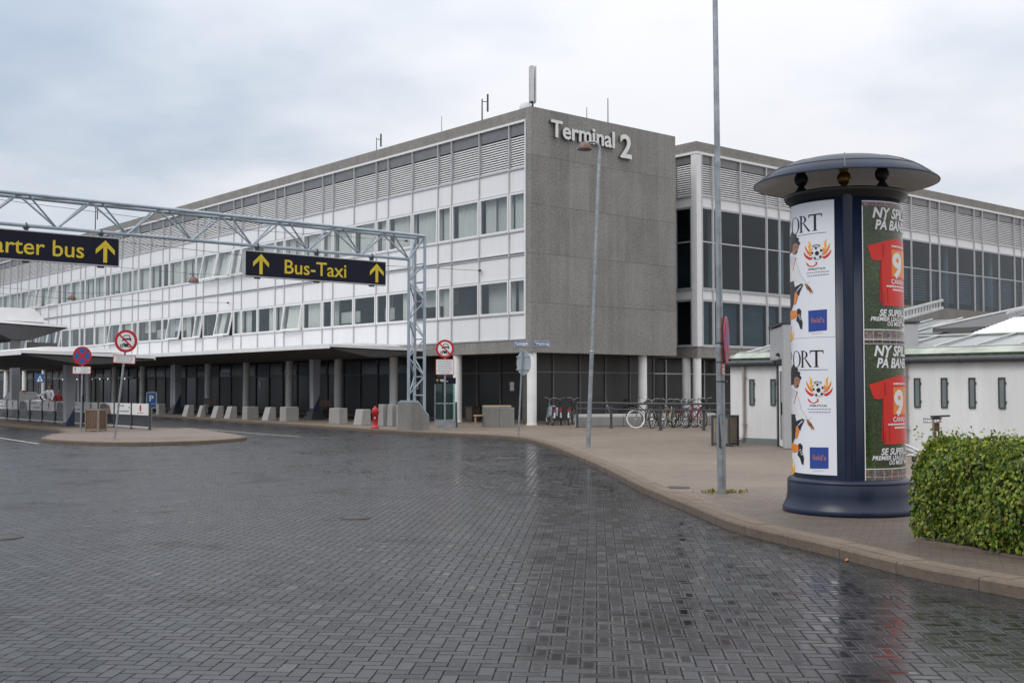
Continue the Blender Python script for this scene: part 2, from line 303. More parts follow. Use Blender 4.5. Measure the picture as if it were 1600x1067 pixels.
def poster_mosaic():
    m, nt, N, L = new_mat("printed_photo_strip"); b = NB(nt); o = b.obj()
    v = N.new('ShaderNodeTexVoronoi'); v.inputs['Scale'].default_value = 14; L.new(o, v.inputs['Vector'])
    n = b.noise(o, 55, 4, 0.8, 'Color')
    c = b.mixc(0.6, v.outputs['Color'], n); c = b.ramp(b.noise(o, 38, 5, 0.8), [(0.36, (0.02, 0.02, 0.03)), (0.48, (0.14, 0.07, 0.06)), (0.56, (0.16, 0.13, 0.12)), (0.66, (0.62, 0.6, 0.6))]); c = b.mixc(0.22, c, b.mixc(1.0, v.outputs['Color'], (0.35, 0.22, 0.22), 'MULTIPLY')); b.out(b.bsdf(c, 0.25, 0, None, 0.5, 0.3)); return m
M['pmosaic'] = poster_mosaic()
def flat(name, c, rough=0.32): M[name] = PM(name, c, rough, var=0.05, spec=0.35)
flat('print_black', (0.02, 0.02, 0.025)); flat('print_white', (0.74, 0.74, 0.74)); flat('print_red', (0.62, 0.032, 0.022)); flat('print_darkred', (0.40, 0.015, 0.012))
flat('print_orange', (0.78, 0.23, 0.03)); flat('print_yellow', (0.85, 0.45, 0.03)); flat('print_blue', (0.035, 0.07, 0.30)); flat('print_grey', (0.33, 0.33, 0.36))
flat('print_skin', (0.34, 0.17, 0.10)); flat('print_brown', (0.10, 0.045, 0.025)); flat('print_lightgrey', (0.60, 0.61, 0.66)); flat('print_logo', (0.50, 0.20, 0.10))
M['sred'] = PM("sign_red", (0.46, 0.012, 0.016), 0.4, var=0.06); M['sblue'] = PM("sign_blue", (0.016, 0.105, 0.33), 0.4, var=0.06); M['swhite'] = PM("sign_white", (0.74, 0.74, 0.73), 0.45, var=0.06)
M['sgrey'] = PM("sign_text_grey", (0.22, 0.22, 0.23), 0.5); M['sback'] = PM("sign_back_grey", (0.40, 0.44, 0.47), 0.45, 0.3)
M['hydrant'] = PM("hydrant_red", (0.42, 0.010, 0.016), 0.35, var=0.15)
M['wood'] = mat_wood("weathered_wood", (0.26, 0.215, 0.16)); M['woodr'] = mat_wood("reddish_wood", (0.165, 0.11, 0.085)); M['plank'] = mat_wood("pale_plank", (0.42, 0.33, 0.22), (0.5, 6, 6))
M['render'] = mat_streaky('white_render', (0.70, 0.70, 0.69), 0.22, 0.85, 1.2, 0.2)
M['gutter'] = PM("dark_gutter", (0.055, 0.06, 0.065), 0.4, 0.2); M['pipe'] = PM("downpipe_paint", (0.36, 0.31, 0.28), 0.5, var=0.15)
M['vest'] = PM("grey_cladding", (0.40, 0.405, 0.415), 0.45, var=0.05); M['plinthg'] = PM("green_grey_plinth", (0.16, 0.19, 0.185), 0.7)
M['roofgreen'] = PM("mossy_pale_glazing", (0.36, 0.40, 0.34), 0.45, var=0.4, scale=1.2); M['moss'] = PM("mossy_sill", (0.06, 0.08, 0.045), 0.8, var=0.6, scale=4)
M['roofglass'] = PM("wired_roof_glass", (0.21, 0.235, 0.225), 0.15, var=0.15, scale=0.6); M['roofgrey'] = PM("grey_roof_felt", (0.095, 0.095, 0.098), 0.7, var=0.1)
M['whiteroof'] = PM("white_translucent_sheet", (0.82, 0.82, 0.83), 0.4, var=0.03); M['bar'] = PM("white_glazing_bar", (0.47, 0.48, 0.47), 0.45)
M['lampbrown'] = PM("lamp_dome_brown", (0.15, 0.085, 0.062), 0.45, var=0.12)
M['canopyw'] = PM("white_fascia", (0.80, 0.80, 0.80), 0.4, var=0.05)
M['postgrey'] = PM("grey_post_paint", (0.27, 0.28, 0.30), 0.45, var=0.08); M['navyfoot'] = PM("navy_foot_paint", (0.03, 0.045, 0.09), 0.4)
M['skin'] = PM("skin", (0.30, 0.16, 0.11), 0.5); M['shirt'] = PM("white_shirt", (0.70, 0.71, 0.74), 0.7); M['hair'] = PM("dark_hair", (0.012, 0.010, 0.009), 0.5)
M['trouser'] = PM("beige_trousers", (0.42, 0.36, 0.28), 0.75); M['redtop'] = PM("dark_red_top", (0.22, 0.02, 0.025), 0.7); M['jeans'] = PM("dark_jeans", (0.03, 0.035, 0.06), 0.75); M['shoe'] = PM("black_shoe", (0.02, 0.02, 0.02), 0.4)
M['carwhite'] = PM("white_car_paint", (0.66, 0.68, 0.70), 0.2, var=0.03, coat=0.8); M['cardark'] = PM("dark_car_glass", (0.018, 0.022, 0.026), 0.06, var=0.1); M['chrome'] = PM("chrome", (0.62, 0.62, 0.62), 0.18, 0.95)
M['lampred'] = PM("red_lens", (0.45, 0.01, 0.012), 0.2, coat=0.5); M['headlamp'] = PM("clear_lens", (0.55, 0.57, 0.6), 0.1, coat=0.5)
M['bulb'] = mat_emit("lit_bulb", (1, 0.93, 0.8), 1.6)
M['leaf'] = mat_leaf("hedge_leaf", (0.028, 0.062, 0.007), (0.122, 0.198, 0.017), (0.33, 0.37, 0.044)); M['stem'] = PM("hedge_stem", (0.03, 0.026, 0.016), 0.9)
M['weed'] = mat_leaf("weed_leaf", (0.12, 0.14, 0.02), (0.24, 0.22, 0.03), (0.34, 0.30, 0.05)); M['fallen'] = PM("orange_leaf", (0.5, 0.13, 0.02), 0.6)
M['iron'] = PM("cast_iron", (0.055, 0.05, 0.046), 0.55, 0.3, var=0.3, scale=12)
M['line'] = PM("worn_road_paint", (0.42, 0.42, 0.41), 0.6, var=0.3, scale=2)
M['panelw'] = PM("antenna_panel", (0.55, 0.56, 0.56), 0.5)

# ------------------------------------------------------------------ mesh collector
class MB:
    def __init__(s): s.v = []; s.f = []; s.mi = []; s.sm = []
    def add(s, vs, fs, m=0, smooth=False):
        o = len(s.v); s.v += [tuple(v) for v in vs]
        for f in fs: s.f.append([i + o for i in f]); s.mi.append(m); s.sm.append(smooth)
    def box(s, x0, x1, y0, y1, z0, z1, m=0, M4=None):
        x0, x1 = min(x0, x1), max(x0, x1); y0, y1 = min(y0, y1), max(y0, y1); z0, z1 = min(z0, z1), max(z0, z1)
        v = [Vector(p) for p in ((x0, y0, z0), (x1, y0, z0), (x1, y1, z0), (x0, y1, z0), (x0, y0, z1), (x1, y0, z1), (x1, y1, z1), (x0, y1, z1))]
        if M4 is not None: v = [M4 @ p for p in v]
        s.add(v, [(0, 3, 2, 1), (4, 5, 6, 7), (0, 1, 5, 4), (1, 2, 6, 5), (2, 3, 7, 6), (3, 0, 4, 7)], m)
    def cyl(s, a, b, r, r2=None, n=10, m=0, caps=True):
        a, b = Vector(a), Vector(b); r2 = r if r2 is None else r2
        d = (b - a).normalized(); u = d.orthogonal().normalized(); w = d.cross(u)
        vs = []
        for p, q in ((a, r), (b, r2)):
            for i in range(n): vs.append(p + u * (q * cos(2 * pi * i / n)) + w * (q * sin(2 * pi * i / n)))
        s.add(vs, [(i, (i + 1) % n, n + (i + 1) % n, n + i) for i in range(n)], m, True)
        if caps:
            s.add(vs[:n][::-1], [tuple(range(n))], m); s.add(vs[n:], [tuple(range(n))], m)
    def tube(s, pts, r, n=8, m=0, closed=False):
        pts = [Vector(p) for p in pts]; k = len(pts); rings = []; u = None
        for i in range(k):
            if closed: d = (pts[(i + 1) % k] - pts[i - 1])
            else: d = pts[min(i + 1, k - 1)] - pts[max(i - 1, 0)]
            d.normalize()
            if u is None: u = d.orthogonal().normalized()
            u = (u - d * u.dot(d)).normalized(); w = d.cross(u)
            rr = r[i] if isinstance(r, (list, tuple)) else r
            rings.append([pts[i] + u * (rr * cos(2 * pi * j / n)) + w * (rr * sin(2 * pi * j / n)) for j in range(n)])
        vs = [p for ring in rings for p in ring]; fs = []
        for i in range(k if closed else k - 1):
            a, c = i * n, ((i + 1) % k) * n
            for j in range(n): fs.append((a + j, a + (j + 1) % n, c + (j + 1) % n, c + j))
        s.add(vs, fs, m, True)
        if not closed:
            s.add(rings[0][::-1], [tuple(range(n))], m); s.add(rings[-1], [tuple(range(n))], m)
    def lathe(s, prof, n=32, m=0, c=(0, 0, 0), smooth=True, axis=None):
        vs = []; fs = []; k = len(prof)
        for (r, z) in prof:
            for j in range(n): vs.append((c[0] + r * cos(2 * pi * j / n), c[1] + r * sin(2 * pi * j / n), c[2] + z))
        if axis is not None: vs = [axis @ Vector(p) for p in vs]
        for i in range(k - 1):
            for j in range(n): fs.append((i * n + j, i * n + (j + 1) % n, (i + 1) * n + (j + 1) % n, (i + 1) * n + j))
        s.add(vs, fs, m, smooth)
    def sphere(s, c, r, n=14, m=0, sx=1, sy=1, sz=1):
        k = n // 2 + 1; prof = [(r * sin(pi * i / k), -r * cos(pi * i / k)) for i in range(k + 1)]
        vs = []; fs = []
        for (q, z) in prof:
            for j in range(n): vs.append((c[0] + sx * q * cos(2 * pi * j / n), c[1] + sy * q * sin(2 * pi * j / n), c[2] + sz * z))
        for i in range(k):
            for j in range(n): fs.append((i * n + j, i * n + (j + 1) % n, (i + 1) * n + (j + 1) % n, (i + 1) * n + j))
        s.add(vs, fs, m, True)
    def prism(s, poly, fmap, d0, d1, m=0):       # poly: list of (a, b); fmap(a, b, depth) -> point
        n = len(poly); A = [fmap(a, b, d0) for a, b in poly]; B = [fmap(a, b, d1) for a, b in poly]
        s.add(A + B, [tuple(range(n))[::-1], tuple(range(n, 2 * n))] + [(i, (i + 1) % n, n + (i + 1) % n, n + i) for i in range(n)], m)
    def poly(s, pts, m=0): s.add(pts, [tuple(range(len(pts)))], m)
    def build(s, name, mats, parent=None, loc=None, rot=None, bevel=0.0):
        me = bpy.data.meshes.new(name); me.from_pydata(s.v, [], s.f)
        if not isinstance(mats, (list, tuple)): mats = [mats]
        for x in mats: me.materials.append(M[x] if isinstance(x, str) else x)
        me.polygons.foreach_set('material_index', s.mi); me.polygons.foreach_set('use_smooth', s.sm)
        bm = bmesh.new(); bm.from_mesh(me); bmesh.ops.recalc_face_normals(bm, faces=bm.faces); bm.to_mesh(me); bm.free()
        me.update()
        return link(name, me, parent, loc, rot, bevel)
def link(name, me, parent=None, loc=None, rot=None, bevel=0.0):
    o = bpy.data.objects.new(name, me); COL.objects.link(o)
    if parent is not None: o.parent = parent
    if loc is not None: o.location = loc
    if rot is not None: o.rotation_euler = rot
    if bevel:
        b = o.modifiers.new('bevel', 'BEVEL'); b.width = bevel; b.segments = 2; b.limit_method = 'ANGLE'; b.angle_limit = radians(40)
    return o
def thing(name, label, cat, loc=(0, 0, 0), rotz=0.0, group=None):
    o = bpy.data.objects.new(name, None); COL.objects.link(o); o.empty_display_size = 0.2
    o.location = loc; o.rotation_euler = (0, 0, rotz); return tag(o, label, cat, group)
def tag(o, label, cat, group=None):
    o['label'] = label; o['category'] = cat
    if group: o['group'] = group
    return o
def struct(o, kind='structure'): o['kind'] = kind; return o
_tcache = {}
def text_mesh(body, extrude=0.0, offset=0.0, shear=0.0, spacing=1.0):
    key = (body, extrude, offset, shear, spacing)
    if key not in _tcache:
        cu = bpy.data.curves.new('txt', 'FONT'); cu.body = body; cu.size = 1.0; cu.extrude = extrude; cu.offset = offset; cu.shear = shear; cu.space_character = spacing
        cu.resolution_u = 4
        ob = bpy.data.objects.new('txt', cu); COL.objects.link(ob)
        dg = bpy.context.evaluated_depsgraph_get(); me = bpy.data.meshes.new_from_object(ob.evaluated_get(dg))
        vs = [tuple(v.co) for v in me.vertices]; fs = [tuple(p.vertices) for p in me.polygons]
        bpy.data.objects.remove(ob); bpy.data.curves.remove(cu); bpy.data.meshes.remove(me)
        _tcache[key] = (vs, fs)
    return _tcache[key]
def text_to(mb, body, x0, y0, width=None, cap=None, fmap=None, m=0, extrude=0.0, offset=0.0, shear=0.0, spacing=1.0, align='L', depth=0.0):
    vs, fs = text_mesh(body, extrude, offset, shear, spacing)
    xs = [v[0] for v in vs]; mn, mx = min(xs), max(xs)
    CAPH = 0.729
    ky = (cap / CAPH) if cap else 1.0; kx = (width / (mx - mn)) if width else ky
    if cap is None: ky = kx
    w = (mx - mn) * kx
    ox = x0 if align == 'L' else (x0 - w if align == 'R' else x0 - w / 2)
    mb.add([fmap(ox + (v[0] - mn) * kx, y0 + v[1] * ky, depth + v[2]) for v in vs], fs, m)
def xz(y=0.0): return lambda a, b, d: Vector((a, y - d, b))          # a sign lying in the local x-z plane, front at -y
def arrow_poly(cx, cy, w, h):
    st = 0.19 * w
    return [(cx - st / 2, cy - h / 2), (cx + st / 2, cy - h / 2), (cx + st / 2, cy + h * 0.22), (cx + w * 0.5, cy - h * 0.10), (cx + w * 0.5, cy + h * 0.13), (cx, cy + h / 2),
            (cx - w * 0.5, cy + h * 0.13), (cx - w * 0.5, cy - h * 0.10), (cx - st / 2, cy + h * 0.22)]
def arrow_into(mb, cx, cy, w, h, fm, d0, d1, m):
    st = 0.20 * w
    mb.prism([(cx - st / 2, cy - h / 2), (cx + st / 2, cy - h / 2), (cx + st / 2, cy + h * 0.26), (cx - st / 2, cy + h * 0.26)], fm, d0, d1, m)
    for sg in (-1, 1):
        mb.prism([(cx, cy + h / 2), (cx + sg * w / 2, cy + h * 0.08), (cx + sg * w / 2, cy - h * 0.14), (cx, cy + h * 0.26)], fm, d0, d1, m)
def circ(cx, cy, r, n=36, a0=0, a1=2 * pi): return [(cx + r * cos(a0 + (a1 - a0) * i / n), cy + r * sin(a0 + (a1 - a0) * i / n)) for i in range(n)]

# ================================================================== THE SETTING
def smooth_path(pts, step=0.5):
    out = []; n = len(pts)
    for i in range(n - 1):
        p0, p1, p2, p3 = pts[max(i - 1, 0)], pts[i], pts[i + 1], pts[min(i + 2, n - 1)]
        k = max(2, int((p2 - p1).length / step))
        for j in range(k):
            t = j / k; a = -0.5 * t + t * t - 0.5 * t ** 3; b_ = 1 - 2.5 * t * t + 1.5 * t ** 3; c = 0.5 * t + 2 * t * t - 1.5 * t ** 3; d = -0.5 * t * t + 0.5 * t ** 3
            out.append(p0 * a + p1 * b_ + p2 * c + p3 * d)
    out.append(pts[-1]); return out
def kerb_from(path, name, side=1, wid=0.14, stone=1.0):
    # individual stones with open joints along the path; side = which side the raised pavement lies on
    acc = [0.0]
    for i in range(1, len(path)): acc.append(acc[-1] + (path[i] - path[i - 1]).length)
    def pt(d):
        for i in range(1, len(acc)):
            if acc[i] >= d:
                f = (d - acc[i - 1]) / max(1e-6, acc[i] - acc[i - 1]); return path[i - 1].lerp(path[i], f), (path[i] - path[i - 1]).normalized()
        return path[-1], (path[-1] - path[-2]).normalized()
    mb = MB(); d = 0.0
    rng = random.Random(3)
    while d < acc[-1] - 0.2:
        e = min(d + stone, acc[-1]); secs = []
        for q in (d + 0.005, (d + e) / 2, e - 0.005):
            p, t = pt(q); nrm = Vector((-t.y, t.x, 0)) * side; j = rng.uniform(-0.004, 0.004)
            top = 0.006 + j * 0.6
            prof = [(0.0, ROAD - 0.05), (0.0, top - 0.02), (0.02, top), (wid, top), (wid, ROAD - 0.05)]
            secs.append([Vector((p.x, p.y, 0)) + nrm * (a + j) + Vector((0, 0, z)) for a, z in prof])
        vs = [v for s_ in secs for v in s_]; fs = []
        for i in range(2):
            for k in range(4): fs.append((i * 5 + k, i * 5 + k + 1, (i + 1) * 5 + k + 1, (i + 1) * 5 + k))
        fs.append((0, 1, 2, 3, 4)); fs.append((10, 11, 12, 13, 14)); mb.add(vs, fs)
        d += stone
    return struct(mb.build(name, 'kerb'))
mb = MB(); mb.poly([(-700, -400, ROAD - 0.03), (700, -400, ROAD - 0.03), (700, 1000, ROAD - 0.03), (-700, 1000, ROAD - 0.03)]); struct(mb.build('ground', 'ground'))
mb = MB(); mb.poly([(-110, -30, ROAD), (30, -30, ROAD), (30, 160, ROAD), (-110, 160, ROAD)]); struct(mb.build('road', 'road'))
kp = [Vector((8.6, 0.0, ROAD)), Vector((6.2, 4.6, ROAD))] + [g(x, y, ROAD) for x, y in
      ((1600, 936), (1440, 906), (1300, 869), (1150, 831), (1070, 798), (1000, 768), (940, 736), (880, 709), (845, 696), (810, 688), (760, 684), (700, 681.3), (627, 677.6), (560, 673), (480, 667.5), (350, 658.5), (236, 650.5))]
e = (BF(-6.2, 40) - BF(-6.2, 20)).normalized()
kp += [kp[-1] + e * 25 + Vector((0, 0, 0)), kp[-1] + e * 90]
KERB = smooth_path([Vector((p.x, p.y, 0)) for p in kp], 0.5)
kerb_from(KERB, 'kerb', side=-1 if True else 1)
mb = MB()
off = []
for i, p in enumerate(KERB):
    t = (KERB[min(i + 1, len(KERB) - 1)] - KERB[max(i - 1, 0)]).normalized(); off.append(p + Vector((t.y, -t.x, 0)) * 0.135)
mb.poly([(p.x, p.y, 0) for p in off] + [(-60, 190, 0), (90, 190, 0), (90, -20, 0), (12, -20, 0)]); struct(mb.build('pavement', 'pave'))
def slab_strip(path, d0, d1, name, length, side, n_max=60):
    acc = [0.0]
    for i in range(1, len(path)): acc.append(acc[-1] + (path[i] - path[i - 1]).length)
    def pt(d):
        for i in range(1, len(acc)):
            if acc[i] >= d: f = (d - acc[i - 1]) / max(1e-6, acc[i] - acc[i - 1]); return path[i - 1].lerp(path[i], f), (path[i] - path[i - 1]).normalized()
        return path[-1], (path[-1] - path[-2]).normalized()
    mb = MB(); d = 0.0; rng = random.Random(6)
    while d < min(acc[-1], n_max) - length:
        z = 0.006 + rng.uniform(-0.002, 0.003); q = []
        for dd in (d + 0.006, d + length - 0.006):
            p, t = pt(dd); n = Vector((-t.y, t.x, 0)) * side; q.append((p + n * d0, p + n * d1))
        a, b, c, e_ = q[0][0], q[0][1], q[1][1], q[1][0]
        up = [Vector((v.x, v.y, z)) for v in (a, b, c, e_)]; lo = [Vector((v.x, v.y, -0.03)) for v in (a, b, c, e_)]
        mb.add(up + lo, [(0, 1, 2, 3), (0, 4, 5, 1), (1, 5, 6, 2), (2, 6, 7, 3), (3, 7, 4, 0)]); d += length
    return struct(mb.build(name, 'slab'))
slab_strip(KERB, 0.148, 0.36, 'pavement_edging', 0.6, -1, 75)
# traffic island with the taxi shelter
ip = [g(x, y, ROAD) for x, y in ((300, 672.5), (345, 679), (384, 686), (375, 689.5), (340, 692.5), (280, 695), (220, 696.5), (170, 696.5), (115, 694.5), (65, 690.5))] 
ip2 = [g(78, 683, ROAD), g(96, 677.5, ROAD), g(0, 665.5, ROAD)]
ipath = [BF(-13.5, 60), BF(-13.5, 20), BF(-13.6, 8)] + ip + ip2; ipath.append(ipath[-1] + SX * 60)
ISL = smooth_path([Vector((p.x, p.y, 0)) for p in ipath], 0.5)
kerb_from(ISL, 'island_kerb', side=-1)
off = []
for i, p in enumerate(ISL):
    t = (ISL[min(i + 1, len(ISL) - 1)] - ISL[max(i - 1, 0)]).normalized(); off.append(p + Vector((t.y, -t.x, 0)) * 0.135)
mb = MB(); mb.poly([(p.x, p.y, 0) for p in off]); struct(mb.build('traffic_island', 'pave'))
mb = MB()
def line_strip(pts, w):
    for i in range(len(pts) - 1):
        a, b = pts[i], pts[i + 1]; t = (b - a).normalized(); n = Vector((-t.y, t.x, 0)) * (w / 2)
        mb.poly([a - n, b - n, b + n, a + n])
line_strip([g(x, y, ROAD + 0.004) for x, y in ((286, 668), (330, 671), (380, 675.5), (430, 679.5), (470, 682))], 0.10)
line_strip([g(x, y, ROAD + 0.004) for x, y in ((-60, 677), (0, 684), (60, 693))], 0.10)
struct(mb.build('road_marking', 'line'))

# ================================================================== TERMINAL
ZP = 14.07
TERM = thing('terminal_building', 'long white panelled terminal block with a bare grey concrete gable end', 'building', C0, PHI)
NP = 16; SE = 0.34; PER = (1.16, 2.15, 2.12)
edges = [SE]
for i in range(NP):
    for q in (PER if i == 0 else (1.1, 2.15, 2.15)): edges.append(edges[-1] + q)
SEND = edges[-1]
# parapet and frame of concrete
mb = MB()
mb.box(0.0, 0.3, SE + 0.003, SEND + 0.3, 13.56, ZP)
mb.box(0.303, 14, SEND, SEND + 0.3, 3.2, ZP - 0.004)
mb.box(9.0, 9.3, SE + 0.003, SEND - 0.003, 13.0, ZP - 0.006)
mb.build('parapet', 'agg', TERM)
mb = MB(); rows = [3.2, 5.4, 7.58, 9.75, 11.92, ZP]; cols = [0.0, 0.9, 2.35, 3.8, 5.25, 6.7, 8.1, 9.5]
for a, b in zip(rows, rows[1:]):
    mb.box(0.0, 9.5, 0.0, SE, a + (0.005 if a > 3.3 else 0), b - (0.005 if b < 14 else 0))
mb.box(0.02, 9.48, 0.04, SE - 0.03, 3.25, ZP - 0.05)
mb.build('gable_wall', 'gable', TERM)
mb = MB()
mb.box(0.005, 0.4, SE + 0.003, SEND, 3.2, 3.77); mb.build('concrete_band', 'agg', TERM)
mb = MB(); mb.box(0.303, 8.997, SE + 0.003, SEND - 0.003, 13.3, 13.5); mb.build('roof', 'ground', TERM)
# white cladding strips
mb = MB()
for a, b in ((3.80, 4.93), (6.49, 7.55), (7.66, 8.62), (10.38, 11.42)):
    mb.box(0.03, 0.12, SE, SEND, a, b)
mb.build('cladding', 'white', TERM)
mb = MB()
for e in edges: mb.box(-0.035, 0.12, e - 0.027, e + 0.027, 3.78, 13.545)
mb.build('mullion', 'mullion', TERM)
for z, h, d in ((3.785, 0.06, 0.03), (4.90, 0.045, 0.02), (6.50, 0.045, 0.02), (7.55, 0.05, 0.03), (7.64, 0.04, 0.03), (8.60, 0.045, 0.02), (10.38, 0.045, 0.02), (11.42, 0.07, 0.03)):
    mb = MB()
    for a, b in zip(edges, edges[1:]): mb.box(-d, 0.12 if d == 0.03 else 0.028, a + 0.026, b - 0.026, z - h / 2, z + h / 2)
    mb.build('transom', 'mullion', TERM)
mb = MB(); mb.box(-0.05, 0.25, SE, SEND, 13.455, 13.553); mb.box(-0.04, 0.12, SE - 0.001, SE + 0.06, 3.78, 13.453); mb.build('top_rail', 'frame', TERM)
mb = MB(); mb.box(0.06, 0.10, SE + 0.061, SEND, 12.93, 13.453); mb.build('clerestory', 'clere', TERM)
mb = MB(); mb.box(0.25, 0.28, SE, SEND, 11.46, 12.93); mb.build('louvre_backing', 'dark', TERM)
def louvre_mesh(w, z0, z1, name='louvre', pitch=0.108):
    mb = MB(); n = int((z1 - z0) / pitch)
    for i in range(n):
        zc = z0 + (i + 0.5) * (z1 - z0) / n
        mb.box(-w / 2, w / 2, -0.050, 0.050, -0.007, 0.007, 0, Matrix.Translation((0, 0.07, zc)) @ Matrix.Rotation(radians(50), 4, 'X'))
    me = mb.build(name, 'slat'); d = me.data; bpy.data.objects.remove(me); return d
_lm = {}
ROTL = -pi / 2
for a, b in zip(edges, edges[1:]):
    w = round(b - a - 0.075, 2)
    if w not in _lm: _lm[w] = louvre_mesh(w, 11.48, 12.90)
    link('louvre', _lm[w], TERM, (0.03, (a + b) / 2, 0), (0, 0, ROTL))
# windows: local x along the wall, y inwards, z down from the head
_wm = {}
def window_meshes(w, h, fr=0.085, transom=None, frm='frame', gls='glass'):
    key = (round(w, 2), round(h, 2), fr, transom, frm, gls)
    if key not in _wm:
        mb = MB()
        mb.box(0, fr, -0.02, 0.07, -h, 0); mb.box(w - fr, w, -0.02, 0.07, -h, 0)
        mb.box(fr, w - fr, -0.02, 0.07, -fr, 0); mb.box(fr, w - fr, -0.02, 0.07, -h, -h + fr * 1.15)
        if transom: mb.box(fr, w - fr, -0.02, 0.07, -transom - fr * .6, -transom + fr * .6)
        o = mb.build('window', frm); f = o.data; bpy.data.objects.remove(o)
        mb = MB(); mb.box(fr - 0.01, w - fr + 0.01, 0.02, 0.032, -h + fr, -fr + 0.01); o = mb.build('pane', gls); p = o.data; bpy.data.objects.remove(o)
        _wm[key] = (f, p)
    return _wm[key]
def curtain_mesh(w0, w1, h, seed):
    r = random.Random(seed); mb = MB(); n = 14; vs = []
    for i in range(n + 1):
        x = w0 + (w1 - w0) * i / n; y = 0.26 + 0.035 * sin(i * 2.1 + seed); vs += [(x, y, 0), (x, y, -h)]
    vb = [(x, y + 0.01, z) for x, y, z in vs]
    mb.add(vs, [(2 * i, 2 * i + 1, 2 * i + 3, 2 * i + 2) for i in range(n)]); o = mb.build('curtain', 'curtain'); d = o.data; bpy.data.objects.remove(o); return d
_cm = {}
rw = random.Random(11)
OPEN_U = {14: 8, 15: 9, 16: 12, 17: 12, 34: 8, 36: 9, 37: 10}; OPEN_L = {11: 9, 16: 12, 18: 9, 20: 10, 26: 10, 33: 8, 34: 9, 35: 9, 38: 10}
for i, (a, b) in enumerate(zip(edges, edges[1:])):
    w = b - a - 0.074
    for (z1, z0, upper) in ((10.355, 8.625, True), (6.475, 4.925, False)):
        h = z1 - z0; fm, pm = window_meshes(w, h)
        ang = (OPEN_U if upper else OPEN_L).get(i, 0)
        wo = link('window', fm, TERM, (-0.005, b - 0.037, z1), (radians(-ang), 0, ROTL)); link('pane', pm, wo)
        c = rw.random()
        if upper or c < 0.22:
            k = rw.randrange(4); key = (round(w, 2), k, upper)
            if key not in _cm:
                s0, s1 = ((0.1, 0.95), (0.05, 0.45), (0.45, 0.95), (0.08, 0.9))[k]; _cm[key] = curtain_mesh(w * s0, w * s1, h, k)
            link('curtain', _cm[key], wo)
        if not upper and rw.random() < 0.28:
            kk_ = rw.randrange(3); key = (round(w, 2), 'h', kk_)
            if key not in _cm: mb = MB(); d0, d1 = ((0.02, 0.55), (0.45, 0.85), (0.02, 0.9))[kk_]; mb.box(0.06, w - 0.06, 0.5, 0.506, -h * d1, -h * d0); o = mb.build('reflection_sheet', 'reflgrey'); _cm[key] = o.data; bpy.data.objects.remove(o)  # pale band added behind the pane, painted as the mirrored canopies
            link('reflection_sheet', _cm[key], wo)
        if upper and rw.random() < 0.8:
            key = (round(w, 2), 'b')
            if key not in _cm: mb = MB(); mb.box(0.05, w - 0.05, 0.36, 0.365, -h, -0.02); o = mb.build('reflection_sheet', 'reflgrey'); _cm[key] = o.data; bpy.data.objects.remove(o)  # pale sheet added behind the upper pane, painted as its sky reflection
            link('reflection_sheet', _cm[key], wo)
mb = MB()
for z0, z1 in ((3.25, 3.78), (7.35, 7.62), (11.2, 11.45)): mb.box(0.45, 8.9, SE + 0.01, SEND - 0.01, z0, z1)
mb.box(4.6, 4.7, SE + 0.01, SEND - 0.01, 3.79, 7.34); mb.box(3.4, 3.5, SE + 0.01, SEND - 0.01, 7.63, 11.19)
for i in range(0, len(edges) - 1, 3):
    mb.box(0.5, 4.59, edges[i] + 0.3, edges[i] + 0.4, 3.79, 7.34); mb.box(0.5, 3.39, edges[i] + 0.3, edges[i] + 0.4, 7.63, 11.19)
mb.build('interior_wall', 'room', TERM)
mb = MB()
for i, (a, b) in enumerate(zip(edges, edges[1:])):
    if i % 3 != 0 or i % 2 == 0:
        mb.box(1.0, 1.8, a + 0.3, b - 0.2, 4.5, 4.54); mb.box(1.2, 1.5, a + 0.5, a + 0.9, 4.541, 4.9)
mb.build('desk', 'roomd', TERM)
# ground floor: soffit, columns, dark storefront
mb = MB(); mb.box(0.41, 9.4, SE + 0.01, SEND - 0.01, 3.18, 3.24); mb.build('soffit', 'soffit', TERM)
cm = MB(); cm.cyl((0, 0, 0), (0, 0, 3.2), 0.215, n=28); cm.cyl((0, 0, 0), (0, 0, 0.06), 0.235, n=28)
o = cm.build('column', 'colm'); cmesh = o.data; bpy.data.objects.remove(o)
for i in range(16): link('column', cmesh, TERM, (0.27, 0.27 + 5.37 * i, 0))
for t in (7.6,): link('column', cmesh, TERM, (t, 0.5, 0))
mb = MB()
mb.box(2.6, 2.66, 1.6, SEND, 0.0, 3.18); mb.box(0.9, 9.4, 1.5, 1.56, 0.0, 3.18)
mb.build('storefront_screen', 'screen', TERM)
mb = MB()
s = 1.6
while s < SEND:
    mb.box(2.54, 2.60, s, s + 0.07, 0.0, 3.18); s += 1.79
mb.box(2.55, 2.598, 1.6, SEND, 2.33, 2.40); mb.box(2.55, 2.598, 1.6, SEND, 0.0, 0.12)
for k in range(6): mb.box(0.9 + k * 1.7, 0.97 + k * 1.7, 1.44, 1.50, 0.0, 3.18)
mb.box(0.9, 9.4, 1.452, 1.498, 2.33, 2.40); mb.box(0.9, 9.4, 1.452, 1.498, 0.0, 0.12); mb.box(0.9, 2.6, 1.56, 1.62, 0, 3.18)
mb.build('storefront_frame', 'sframe', TERM)
rr = random.Random(5)
s = 1.7
while s < SEND - 2:
    if rr.random() < 0.55: mb = MB(); mb.box(2.575, 2.597, s + 0.1, s + 1.6, 2.45, 2.45 + rr.uniform(0.25, 0.6)); mb.build('storefront_glazing', 'clere', TERM)
    s += 1.79
for s_, z_ in ((12.0, 1.55), (29.6, 1.6), (4.2, 1.5)):
    mb = MB(); mb.box(2.575, 2.597, s_, s_ + 0.3, z_, z_ + 0.42); mb.build('notice', 'frame', TERM)
mb = MB()
